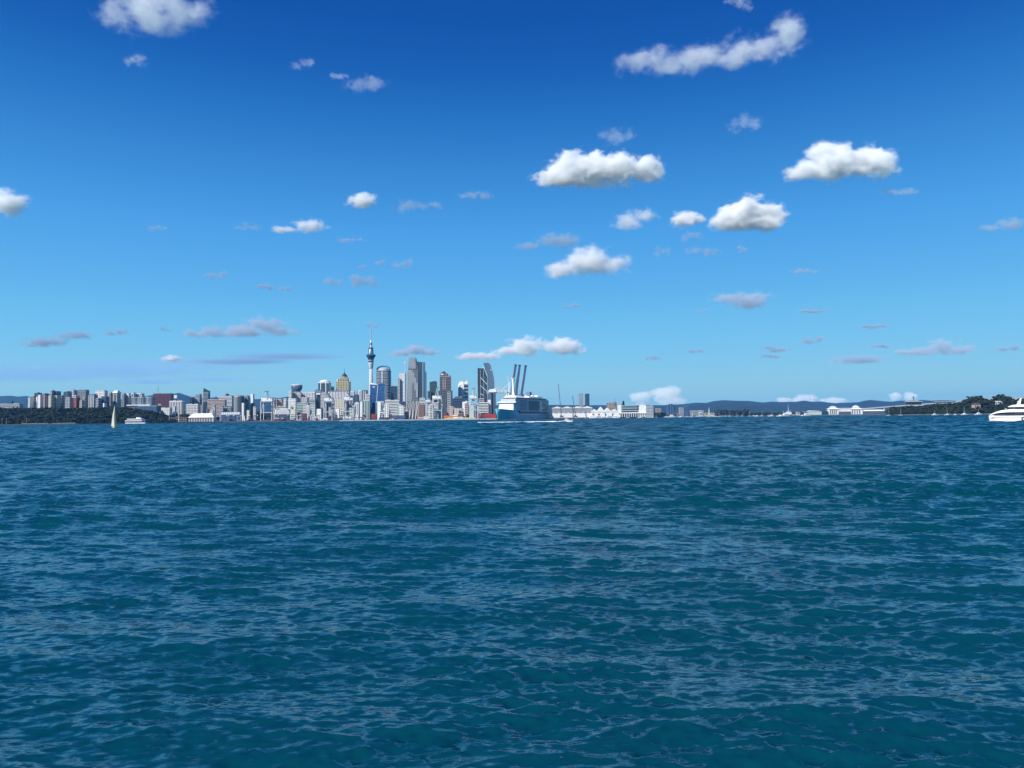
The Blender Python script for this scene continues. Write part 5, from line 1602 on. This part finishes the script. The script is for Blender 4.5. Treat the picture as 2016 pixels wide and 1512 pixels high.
def near_boats():
    # the sailing boat off the wooded bank: dark hull, pale mainsail, dark green jib
    t = yacht(224.5, 843.6, 9.2, 17.2, 'sailing boat with cream mainsail and dark green jib off the wooded bank', ('sail', 'greensail'), rz=math.radians(-29), hm='dark', swing=0.0)
    # white car ferry lying at the left shore
    Y = 1560
    t = T('car_ferry', 'white double-decked ferry with dark window bands lying at the left shore', 'ferry', 270, Y, z=0.0)
    L = t.xl(291) - t.xl(249)
    k = t.k()
    t.add('hull', 'white', MB().hexa([(-L*.47, -6, -1), (L*.42, -6, -1), (L*.42, 6, -1), (-L*.47, 6, -1), (-L*.5, -7, 3.2), (L*.46, -7, 3.2), (L*.46, 7, 3.2), (-L*.5, 7, 3.2)]))
    t.add('lower_windows', 'navy', MB().box(-L*.47, L*.4, -6.4, 6.4, 3.2, 5.6))
    t.add('middle_deck', 'white', MB().box(-L*.49, L*.3, -6.9, 6.9, 5.6, 7.4))
    t.add('upper_windows', 'navy', MB().box(-L*.4, L*.24, -6, 6, 7.4, 9.4))
    t.add('top_deck', 'white', MB().hexa([(-L*.42, -6.6, 9.4), (L*.3, -6.6, 9.4), (L*.3, 6.6, 9.4), (-L*.42, 6.6, 9.4), (-L*.4, -6.2, 10.8), (L*.22, -6.2, 10.8), (L*.22, 6.2, 10.8), (-L*.4, 6.2, 10.8)]))
    t.add('wheelhouse', 'white', MB().hexa([(-L*.02, -4, 10.8), (L*.24, -4, 10.8), (L*.24, 4, 10.8), (-L*.02, 4, 10.8), (0, -3.4, 13.8), (L*.19, -3.4, 13.8), (L*.19, 3.4, 13.8), (0, 3.4, 13.8)]))
    t.add('wheelhouse_window', 'pane', MB().hexa([(L*.1, -3.95, 11.8), (L*.232, -3.95, 11.8), (L*.232, 3.95, 11.8), (L*.1, 3.95, 11.8), (L*.1, -3.7, 13), (L*.215, -3.7, 13), (L*.215, 3.7, 13), (L*.1, 3.7, 13)]))
    t.add('stern_frame', 'slate', MB().box(L*.3, L*.45, -5.5, 5.5, 3.2, 9.5))
    t.add('ramp', 'dgrey', MB().bar((L*.44, 0, 3), (L*.52, 0, 7), 3.0, 1.0))
    # speedboat with a long white wake
    Y = EYE * F_PX / (830.6 - horizon(1118))
    t = launch(1117, 830.4, 10.6, 'white motor boat speeding right ahead of its long wake', rz=-.12, name='motor_boat')
    t.root.location.z = .5
    t.root.rotation_euler.y = math.radians(-4)
    rng = random.Random(3)
    mb = MB()
    x0 = X(1108, Y)
    for i in range(420):
        f = rng.random() ** .8
        x = x0 - 82*f + 5*(rng.random() < .15)
        w = .8 + 2.6*f
        y = Y + rng.gauss(0, w) + 3.5*f
        s_ = rng.uniform(.25, 1.0) * (1.15 - .55*f) * (1 if rng.random() < (.9 if abs(f - .55) < .3 or f < .2 else .5) else .3)
        h = s_*rng.uniform(.25, .5) * (1.5 if f < .06 else 1)
        lx = s_*rng.uniform(1.2, 2.6)
        h += .7
        mb.lathe([(lx, -.2), (lx*.8, h*.85), (lx*.25, h)], cx=x, cy=y, k=6, sy=.5)
    for i in range(90):                         # bow spray
        x = x0 + rng.uniform(-9, 9); h = rng.uniform(.2, 1.1)
        r = rng.uniform(.2, .6)
        mb.lathe([(r, -.2), (r*.8, h*.6), (r*.2, h)], cx=x, cy=Y - 1.4 + rng.uniform(-1.4, 1.0), k=6)
    mb.build('wake_foam', C('white'), None, kind='stuff', label='long white foam wake behind the speeding motor boat')
    # foam at the far left edge
    Y2 = 205
    mb = MB()
    for i in range(40):
        x = X(2 + rng.gauss(0, 3.2), Y2) if i < 28 else X(rng.uniform(8, 36), Y2)
        r = rng.uniform(.1, .34) if i < 28 else rng.uniform(.05, .1)
        mb.lathe([(r*1.6, -.1), (r*1.2, r*.5), (r*.3, r*.8)], cx=x, cy=Y2 + rng.uniform(-1.2, 1.2), k=6, sy=.6)
    mb.build('breaking_foam', C('white'), None, kind='stuff', label='small patch of breaking white foam at the left edge')
near_boats()

def catamaran():
    """White passenger catamaran cut by the right edge, bow to the left, seen almost from the side."""
    D = 397.2
    t = T('catamaran_ferry', 'white passenger catamaran with black window band entering at the right edge', 'ferry', 2012, D, z=0.0, rz=-0.56)
    CS = 0.845                                   # it lies square to the line of sight, not to the picture
    def x(px): return t.xl(px) * CS
    def z(py, px=1990): return t.zl(py, px, -4.0)
    W = 5.2
    bx = x(1946.4)
    out = [(0, 0), (0, 0)]
    def loft(prof_top, prof_bot, wid):
        """stations (px, half width) with top and bottom rows: a rounded shell"""
        mb = MB(); n = len(wid)
        for (px, hw), yt, yb in zip(wid, prof_top, prof_bot):
            X_ = x(px)
            zt, zb = z(yt), z(yb)
            for a in range(5):
                f = a / 4
                wy = hw * (1 - .22*f*f)
                mb.v.append((X_, -wy, zb + (zt - zb)*f))
            for a in range(5):
                f = 1 - a / 4
                wy = hw * (1 - .22*f*f)
                mb.v.append((X_, wy, zb + (zt - zb)*f))
        for i in range(n - 1):
            for j in range(10):
                a, b = i*10 + j, i*10 + (j + 1) % 10
                mb.f.append((a, b, b + 10, a + 10))
        mb.f.append(tuple(reversed(range(10)))); m = (n-1)*10
        mb.f.append(tuple(m + q for q in range(10)))
        return mb
    for s_, nm in ((-1, 'hull'), (1, 'hull')):
        mb = MB()
        c = s_*3.6
        st = [(1946.4, .12, .1), (1950, .8, .35), (1958, 1.4, .8), (1975, 1.6, 1.1), (2080, 1.6, 1.2)]
        for px, wt, wb in st:
            X_ = x(px)
            mb.v += [(X_, c - wt, z(821.5)), (X_ + (.6 if px < 1950 else 0), c - wb, -.6), (X_ + (.6 if px < 1950 else 0), c + wb, -.6), (X_, c + wt, z(821.5))]
        for i in range(len(st) - 1):
            for j in range(4):
                a, b = i*4 + j, i*4 + (j + 1) % 4
                mb.f.append((a, b, b + 4, a + 4))
        mb.f.append((3, 2, 1, 0)); m = (len(st)-1)*4; mb.f.append((m, m+1, m+2, m+3))
        t.add(nm, 'white', mb)
    wid = [(1946.8, 3.9), (1950, 4.6), (1956, 5.0), (1966, 5.2), (1985, 5.2), (2080, 5.2)]
    t.add('main_deck_sill', 'white', loft([817.4]*6, [821.4]*6, wid))
    t.add('chine_strip', 'lgrey', MB().box(x(1950), x(2080), -5.32, -5.1, z(821.6), z(820.9)))
    wid2 = [(1953, 3.4), (1958, 4.5), (1966, 4.9), (1985, 4.9), (2080, 4.9)]
    t.add('window_band', 'pane', loft([816.2, 814.4, 813, 811.8, 811.6], [817.5]*5, wid2))
    wid3 = [(1946.8, 3.7), (1952, 4.5), (1960, 5.0), (1972, 5.1), (1988, 5.0), (2080, 5.0)]
    t.add('roof_sweep', 'white', loft([816.9, 814.2, 810.8, 807.6, 805.6, 805.6], [817.3, 816.2, 813.6, 812, 811.4, 811.4], wid3))
    for px in (1999, 2004, 2009.5):
        t.add('window_post', 'dgrey', MB().box(x(px), x(px) + .22, -5.05, -4.8, z(817.3), z(811.6)))
    wid4 = [(1988, 3.0), (1993, 3.8), (2001, 4.2), (2080, 4.2)]
    t.add('upper_windows', 'navy', loft([801.2]*4, [805.7]*4, wid4))
    wid5 = [(1985, 2.8), (1990, 3.9), (1997, 4.5), (2004, 4.6), (2080, 4.6)]
    t.add('upper_roof', 'white', loft([800.2, 798.4, 796.8, 796.4, 796.4], [801.3]*5, wid5))
    t.add('radar_mast', 'white', MB().hexa([(x(2002), -.7, z(796.6)), (x(2009), -.7, z(796.6)), (x(2009), .7, z(796.6)), (x(2002), .7, z(796.6)), (x(2010), -.35, z(783.4)), (x(2012.4), -.35, z(783.4)), (x(2012.4), .35, z(783.4)), (x(2010), .35, z(783.4))]))
    t.add('radar_bar', 'white', MB().box(x(2003.4), x(2008), -.9, .9, z(790.6), z(789.6)))
    t.add('light', 'lgrey', MB().lathe([(.35, z(805.6)), (.45, z(804.6)), (.2, z(803.8))], cx=x(1981), k=8))
    # round black and white emblem on the side
    c, r = x(2014.6), 1.15
    mb = MB(); zc = z(824.6)
    n = 18
    for i in range(n):
        a0, a1 = math.radians(60 + 290*i/n), math.radians(60 + 290*(i+1)/n)
        q = lambda a, rr: (c + rr*math.cos(a), zc + rr*math.sin(a))
        (ax, az), (bx_, bz), (cx_, cz), (dx, dz) = q(a0, r*.62), q(a0, r), q(a1, r), q(a1, r*.62)
        mb.hexa([(ax, -5.46, az), (bx_, -5.46, bz), (bx_, -5.3, bz), (ax, -5.3, az), (dx, -5.46, dz), (cx_, -5.46, cz), (cx_, -5.3, cz), (dx, -5.3, dz)])
    t.add('emblem', 'dark', mb, kind='stuff')
    t.add('emblem_tail', 'dark', MB().hexa([(x(2008), -5.46, z(826.4)), (x(2012), -5.46, z(825.4)), (x(2012), -5.3, z(825.4)), (x(2008), -5.3, z(826.4)), (x(2008.6), -5.46, z(825.8)), (x(2012), -5.46, z(824.4)), (x(2012), -5.3, z(824.4)), (x(2008.6), -5.3, z(825.8))]))
    rng = random.Random(8)
    mb = MB()
    for i in range(110):
        px = rng.uniform(1946, 2075)
        r_ = rng.uniform(.15, .5)
        lx, ly = x(px), -5.6 + rng.gauss(0, .4)
        wx, wy = t.x + lx*math.cos(-.56) - ly*math.sin(-.56), D + lx*math.sin(-.56) + ly*math.cos(-.56)
        mb.lathe([(r_*2.2, -.3), (r_*1.6, r_*.4 + .15), (r_*.4, r_*.6 + .2)], cx=wx, cy=wy, k=6, sy=.6)
    mb.build('bow_foam', C('white'), None, kind='stuff', label='thin white foam line along the catamaran waterline')
catamaran()

for a in ((1187, 821.5, 14, 'white launch moored before the boat sheds', 0.2), (1153, 822, 6, 'tiny white launch far right of the speeding boat', 0.1), (1286, 821.8, 8, 'white launch alone on the water right of the hotel', 0.3),
          (1260, 819.6, 11, 'white launch before the hotel columns', 2.9), (1236, 819.2, 9, 'small launch at the left end of the hotel columns', 0.3), (1324, 819.8, 22, 'white motor cruiser in front of the grey silo', .1),
          (1342, 820.4, 13, 'white launch left of the dark-sailed yacht', 0.4),
          (1520, 818.4, 14, 'leftmost white launch off the pier', .2), (1534, 818.2, 12, 'second white launch off the pier', 2.8), (1548, 818.6, 26, 'long white motor yacht off the pier end', .15), (1589, 818.6, 24, 'white motor yacht alone under the low terminal', .1),
          (1491, 817.6, 12, 'white launch in front of the hazy marina masts', .2)):
    launch(a[0], 0, a[2]*1.25, a[3], a[4], Y=EYE*F_PX/(a[1] - horizon(a[0])) if a[1] - horizon(a[0]) > 3.5 else 1950, grp='moored launches')
for a in ((1841, 1500, 14, 'white launch with short mast, leftmost off the right-hand trees'), (1866, 1490, 11, 'small white launch, second off the right-hand trees'), (1881, 1500, 9, 'tiny launch by the shore under the beige house with dark red roof'), (1899.6, 1470, 15, 'white launch, third off the right-hand trees'), (1927.6, 1450, 17, 'largest white launch off the right-hand trees, nearest the catamaran')):
    launch(a[0], 0, a[2], a[3], .1, Y=a[1], grp='launches moored off the right shore', tower=True)
for a in ((1348.5, 2000, 9, 17, 'yacht with dark slate sail by the marina', ('slate',)), (1363.5, 1960, 9, 17, 'small yacht with white sail right of the dark-sailed yacht', ('sail',)), (1395.8, 2000, 13, 28, 'tallest white-sailed yacht off the marina', ('sail', 'sail')),
          (1405, 2080, 10, 24, 'yacht with furled sail right of the tallest sail', None), (1415, 2060, 10, 19, 'bare-masted yacht left of the dark trees', None), (1378, 2500, 9, 18, 'bare-masted yacht left of the tallest sail', None)):
    yacht(a[0], 0, a[2], a[3], a[4], a[5], rz=.35, Y=a[1], grp='yachts off the marina')
# the marina: bare masts
RM = random.Random(21)
for i in range(46):
    px = RM.uniform(1404, 1600) if i < 30 else RM.uniform(1262, 1400)
    Y = RM.uniform(2750, 3200) if px > 1420 else RM.uniform(2500, 2850)
    yacht(px, 0, RM.uniform(10, 15), RM.uniform(15, 24), 'bare-masted white yacht berthed in the far marina', None, rz=RM.uniform(-.4, .4), Y=Y, grp='yachts berthed in the marina')
for i, (px, lb) in enumerate(((1773, 'tall bare mast yacht in front of the right-hand trees, leftmost'), (1749.5, 'short masted yacht by the end of the pier shed'), (1864, 'bare-masted yacht off the shore beside the second launch'), (1898, 'bare-masted yacht off the shore beside the third launch'), (1978, 'bare-masted yacht just left of the catamaran mast'))):
    yacht(px, 0, 11, 16 + i % 2*2, lb, None, rz=.2, Y=1520, grp='yachts off the right shore')

def survey_ship():
    t = T('survey_ship', 'grey white ship with tall radar mast among the moored launches', 'ship', 1550, 2700, z=0.0)
    k = t.k()
    t.add('hull', 'lgrey', hull_mb(62, 10, 5, -.5))
    t.add('superstructure', 'white', MB().box(-6, 14, -4, 4, 5, 13))
    t.add('wheelhouse', 'white', MB().box(0, 11, -4.4, 4.4, 13, 16.5))
    t.add('wheelhouse_window', 'pane', MB().box(.5, 11.3, -4.5, 4.5, 14.2, 15.6))
    t.add('mast', 'lgrey', MB().lathe([(1.1, 16.5), (.5, t.zl(797, 1551))], cx=4, k=8))
    t.add('cross_arm', 'lgrey', MB().box(1.5, 6.5, -.3, .3, 26, 26.7))
    t.add('funnel', 'dgrey', MB().box(8, 12.5, -2, 2, 16.5, 20.5))
    t.add('derrick', 'lgrey', MB().bar((-16, 0, 5), (-14, 0, 19), .8))
    for i in range(5):
        px = 1165 + i*11
        t = T('superyacht', ('white superyacht with raked decks, ' + ('leftmost before the boat sheds', 'second before the boat sheds', 'middle one before the boat sheds', 'fourth before the boat sheds', 'rightmost, touching the hotel'))[0:99] if False else 'white superyacht with raked decks, ' + ('leftmost before the boat sheds', 'second before the boat sheds', 'middle one before the boat sheds', 'fourth before the boat sheds', 'rightmost, touching the hotel')[i], 'yacht', px + 3, 2035, 'superyachts before the boat sheds', z=0.0, rz=.25 if i % 2 else -.2)
        t.add('hull', 'white', hull_mb(24, 6, 3.2))
        t.add('main_deck', 'white', MB().hexa([(-9, -2.6, 3.2), (6, -2.2, 3.2), (6, 2.2, 3.2), (-9, 2.6, 3.2), (-9, -2.4, 5.6), (4, -2, 5.6), (4, 2, 5.6), (-9, 2.4, 5.6)]))
        t.add('window_band', 'pane', MB().hexa([(-8, -2.7, 4), (5, -2.3, 4), (5, 2.3, 4), (-8, 2.7, 4), (-8, -2.6, 5), (4.4, -2.2, 5), (4.4, 2.2, 5), (-8, 2.6, 5)]))
        t.add('upper_deck', 'white', MB().hexa([(-7, -2, 5.6), (3, -1.8, 5.6), (3, 1.8, 5.6), (-7, 2, 5.6), (-6.5, -1.8, 8), (1, -1.6, 8), (1, 1.6, 8), (-6.5, 1.8, 8)]))
        t.add('mast', 'lgrey', MB().bar((-2, 0, 8), (-3, 0, 12), .4))
survey_ship()

# ------------------------------------------------------------------ trees
def leaf_mat(name, col):
    return mat(name, col, 0.9, 0.45, scale=0.22)
LEAF = [leaf_mat('foliage_dark', (.018, .030, .016)), leaf_mat('foliage_mid', (.026, .039, .020)), leaf_mat('foliage_olive', (.038, .043, .022)), leaf_mat('foliage_conifer', (.016, .03, .018))]
def crown_mesh(seed, m, conifer=False):
    """Unit tree crown (height 1 from the trunk fork): clumps of leaf-sized faces spread through its volume."""
    rng = random.Random(seed)
    v, f = [], []
    if conifer:
        blobs = [(0, 0, .06 + .9*i/9, .26*(1 - i/9.5) + .015) for i in range(10)]
    else:
        blobs = [(0, 0, .45, .3)]
        for i in range(9):
            a = math.tau*i/9 + rng.uniform(-.3, .3)
            r = rng.uniform(.2, .42)
            blobs.append((r*math.cos(a), r*math.sin(a), rng.uniform(.22, .78), rng.uniform(.14, .26)))
    for bx, by, bz, br in blobs:
        n = int(26 + 110*br)
        for i in range(n):
            d = Vector((rng.gauss(0, 1), rng.gauss(0, 1), rng.gauss(0, 1))).normalized()
            rr = br*rng.uniform(.72, 1.12)
            c = Vector((bx, by, bz)) + Vector((d.x*rr, d.y*rr, d.z*rr*(.75 if not conifer else .4)))
            u = d.cross(Vector((rng.gauss(0, 1), rng.gauss(0, 1), rng.gauss(0, 1)))).normalized()
            w_ = d.cross(u)
            s_ = rng.uniform(.035, .075)
            tilt = d*rng.uniform(-.5, .5)
            k = len(v)
            for p in (c + u*s_, c + (w_ + tilt)*s_, c - u*s_, c - (w_ + tilt)*s_):
                v.append(tuple(p))
            f.append((k, k+1, k+2, k+3))
        # a solid core behind the leaves
        k = len(v)
        for dz in (-1, 0, 1):
            for a in range(6):
                q = math.tau*a/6
                rad = br*(.8 if dz == 0 else .45)
                v.append((bx + rad*math.cos(q), by + rad*math.sin(q), bz + dz*br*.55*(.6 if conifer else 1)))
        for j in range(2):
            for a in range(6):
                f.append((k + j*6 + a, k + j*6 + (a+1) % 6, k + j*6 + 6 + (a+1) % 6, k + j*6 + 6 + a))
        f.append(tuple(k + a for a in reversed(range(6)))); f.append(tuple(k + 12 + a for a in range(6)))
    me = bpy.data.meshes.new('crown')
    me.from_pydata(v, [], f)
    me.materials.append(m)
    return me
def trunk_mesh(seed):
    rng = random.Random(seed)
    mb = MB().lathe([(.05, -.55), (.035, 0), (.02, .45)], k=6)
    v0 = len(mb.f)
    me = mb.mesh('trunk'); me.materials.append(C('bark'))
    return me
CROWNS = [crown_mesh(i, LEAF[i % 3]) for i in range(6)]
PINE = crown_mesh(40, LEAF[3], True)
TRUNKS = [trunk_mesh(1)]
def tree(x, y, h, lb, grp, i=None, conifer=False, wide=1.0, z=None, name='tree'):
    r = bpy.data.objects.new(name, None)
    COL.objects.link(r)
    r.location = (x, y, (ground(x, y) if z is None else z) - .6)
    r.rotation_euler.z = RT_.uniform(0, 6.28)
    setp(r, lb, 'tree', grp)
    c = obj('crown', PINE if conifer else CROWNS[RT_.randrange(6) if i is None else i], None, r)
    s_ = h*.92
    c.location = (0, 0, h*.06)
    c.scale = (s_*wide, s_*wide, s_)
    tr = obj('trunk', TRUNKS[0], None, r)
    tr.location = (0, 0, h*.3)
    tr.scale = (h*.6, h*.6, h*.6)
    return r
RT_ = random.Random(17)
def woods():
    # left bank: rows of trees from the shore up the bluff
    for off, n, h, top in ((24, 30, 10, 0), (70, 27, 14, 0), (130, 25, 17, 0), (210, 24, 13, 0), (310, 22, 11, 0)):
        for i in range(n):
            px = -14 + (338 - off*.1)*(i + RT_.uniform(.1, .9))/n
            Y = interp(px, SHORE) + off + RT_.uniform(-22, 22)
            tree(X(px, Y), Y, h*RT_.uniform(.75, 1.25), 'dark rounded tree in the wooded bank on the left shore', 'trees of the wooded left bank', wide=RT_.uniform(1.2, 1.7))
    for i in range(22):
        px = RT_.choice([RT_.uniform(340, 500), RT_.uniform(395, 440), RT_.uniform(500, 514)])
        Y = RT_.uniform(2080, 2140) if px < 500 else 2110
        tree(X(px, Y), Y, RT_.uniform(12, 19), 'dark tree between the hospital hill buildings and the port yard', 'trees below the hospital hill', wide=1.25)
    for px, h in ((501.5, 40), (506.5, 46), (511.5, 44), (397, 24), (430, 26), (345, 22), (368, 20), (300, 24), (215, 22), (207, 18)):
        Y = 2130
        tree(X(px, Y), Y, h*.7, 'large dark tree left of the end-on far left crane' if px > 500 else 'large dark tree rising between hilltop buildings', 'large trees on the hill', wide=1.1)
    # scrub that nobody could count between the trees
    def scrub(px0, px1, t0, t1, n, where, size):
        rng = random.Random(int(px0) + 500)
        v, f = [], []
        for i in range(n):
            px = rng.uniform(px0, px1); Y = interp(px, SHORE) + t0 + (t1 - t0)*rng.random()
            x = X(px, Y); g = ground(x, Y)
            s_ = size*rng.uniform(.6, 1.5)
            for j in range(7):
                c = Vector((x + rng.gauss(0, s_*.6), Y + rng.gauss(0, s_*.6), g + s_*rng.uniform(.0, 1.0)))
                a = Vector((rng.gauss(0, 1), rng.gauss(0, 1), rng.gauss(0, .6))).normalized()
                b = a.cross(Vector((rng.gauss(0, 1), rng.gauss(0, 1), rng.gauss(0, 1)))).normalized()
                q = s_*rng.uniform(.3, .6)
                k = len(v)
                v += [tuple(c + a*q), tuple(c + b*q), tuple(c - a*q), tuple(c - b*q)]
                f.append((k, k+1, k+2, k+3))
        me = bpy.data.meshes.new('undergrowth')
        me.from_pydata(v, [], f)
        obj('undergrowth', me, LEAF[0], None, kind='stuff', label=where)
    scrub(-40, 345, 10, 380, 5200, 'dark green scrub filling the wooded bank on the left shore', 4.2)
    scrub(1752, 2090, 8, 260, 3600, 'dark green scrub filling the woods on the right shore', 3.6)
    scrub(1286, 1412, 20, 300, 700, 'dark tree line along the far shore left of the marina', 9.0)
    scrub(1468, 1640, 20, 400, 900, 'dark tree line along the far shore behind the pier', 8.0)
    # right shore woods
    for off, n, h in ((10, 26, 8), (40, 24, 10), (80, 25, 11), (125, 26, 12), (175, 30, 12)):
        for i in range(n):
            px = 1752 + 290*(i + RT_.uniform(.1, .9))/n - off*.06
            Y = interp(px, SHORE) + off + RT_.uniform(-14, 14)
            if 1957 < px < 1981 and 55 < off < 100: continue
            if 1911 < px < 1934 and 55 < off < 100: continue
            tree(X(px, Y), Y, h*RT_.uniform(.75, 1.2)*(1.15 if px > 1880 else .9), 'dark rounded tree in the woods on the right shore', 'trees of the right shore woods', wide=RT_.uniform(1.2, 1.7))
    # dark clump behind the marina
    for i in range(22):
        px = 1412 + 60*(i + RT_.random())/22
        tree(X(px, 3350 + RT_.uniform(0, 60)), 3350 + RT_.uniform(0, 60), RT_.uniform(20, 34), 'dark tree in the clump behind the marina masts', 'trees behind the marina', wide=.9)
    # skyline trees right of the liner
    for i in range(20):
        px = RT_.choice([RT_.uniform(1086, 1140), RT_.uniform(1165, 1196), RT_.uniform(1205, 1225)])
        Y = 2420 + RT_.uniform(0, 50)
        tree(X(px, Y), Y, RT_.uniform(20, 30), 'small dark tree on the skyline behind the wharf shed', 'skyline trees behind the wharf shed', wide=.75)
    Y = 2400
    tree(X(1227.6, Y), Y, Z(1227.6, 788.6, Y) - ground(X(1227.6, Y), Y), 'lone tall conifer behind the white waterfront hotel', None, conifer=True, wide=.9, name='conifer')
    tree(X(24, 2080), 2080, 30, 'lone conifer on the far left skyline', None, conifer=True, wide=.8, name='conifer')
woods()

# ------------------------------------------------------------------ shoreline road on the left
def shore_cars():
    body = MB().box(-2.2, 2.2, -.85, .85, .3, .95).mesh('body'); body.materials.append(C('lgrey'))
    cab = MB().hexa([(-1.5, -.8, .95), (1.2, -.8, .95), (1.2, .8, .95), (-1.5, .8, .95), (-1.1, -.65, 1.5), (.6, -.65, 1.5), (.6, .65, 1.5), (-1.1, .65, 1.5)]).mesh('cabin'); cab.materials.append(C('pane'))
    wh = MB().lathe([(.32, -.1), (.32, .1)], k=8).mesh('wheel'); wh.materials.append(C('dark'))
    for i in range(34):
        px = 44 + 104*(i + RT_.random()*.6)/34
        Y = interp(px, SHORE) + 4
        r = bpy.data.objects.new('parked_car', None); COL.objects.link(r)
        r.location = (X(px, Y), Y, 2.62)
        r.rotation_euler.z = RT_.uniform(-.1, .1)
        setp(r, 'pale car parked on the shoreline road below the wooded bank', 'car', 'cars parked along the left shoreline')
        obj('body', body, None, r); obj('cabin', cab, None, r)
        for wx in (-1.4, 1.4):
            for wy in (-.85, .85):
                o = obj('wheel', wh, None, r); o.location = (wx, wy, .32); o.rotation_euler.x = math.pi/2
shore_cars()
for px, lb in ((4, 'pale thin lamp post at the far left shore, first from the edge'), (12.7, 'pale thin lamp post at the far left shore, second from the edge'), (52, 'pale thin lamp post before the wooded bank under the white slab')):
    Y = interp(px, SHORE) + 3
    t = T('lamp_post', lb, 'lamp post', px, Y, 'lamp posts on the left shore', z=2.6)
    t.add('pole', 'lgrey', MB().lathe([(.25, 0), (.15, 11)], k=6))
    t.add('lamp', 'lgrey', MB().box(-.8, .8, -.2, .2, 11, 11.3))

for i in range(16):
    px = (1292, 1308, 1330, 1339, 1351, 1367, 1379, 1390, 1402, 1476, 1487, 1499, 1512, 1571, 1583, 1604)[i]
    Y = (3020 if px < 1412 else 3560) + RT_.uniform(0, 120)
    t = T('house', 'small pale house among dark trees on the far marina shore', 'house', px, Y, 'houses on the far marina shore')
    w_ = RT_.uniform(5, 11); h = RT_.uniform(8, 15)
    t.add('wall', RT_.choice(['white', 'lgrey', 'cream', 'beige']), MB().box(-w_, w_, -6, 6, -2, h))
    t.add('roof', RT_.choice(['white', 'grey', 'slate', 'brown']), MB().xprism([(-w_-.8, h), (w_+.8, h), (0, h + w_*.45)], -7, 7))
    t.add('window_row', 'pane', MB().box(-w_*.8, w_*.8, -6.2, -5.8, h*.45, h*.75))

RL = random.Random(77)
for i in range(38):
    a = RL.choice([RL.uniform(567, 640), RL.uniform(630, 722), RL.uniform(742, 800), RL.uniform(842, 862), RL.uniform(880, 940)])
    w_ = RL.uniform(5, 10)
    building('low_rise', 'small pale low-rise packed in the dense cluster behind the quay cranes', a, a + w_, RL.uniform(790, 808), RL.uniform(1935, 2030), RL.choice(['white', 'white', 'white', 'cream', 'lgrey', 'pink', 'palegreen']),
             RL.choice(['grid', 'band', 'dots', 'slot', None]), depth=10, plant=RL.random() < .5, group='low-rises behind the quay cranes')
for i in range(16):
    a = RL.choice([RL.uniform(300, 345), RL.uniform(395, 436), RL.uniform(484, 512)])
    building('low_rise', 'small pale building half hidden by trees below the hospital hill', a, a + RL.uniform(4, 9), RL.uniform(795, 810), RL.uniform(2060, 2120), RL.choice(['white', 'cream', 'lgrey', 'beige']),
             RL.choice(['grid', 'band', None]), depth=9, plant=False, group='low-rises below the hospital hill')
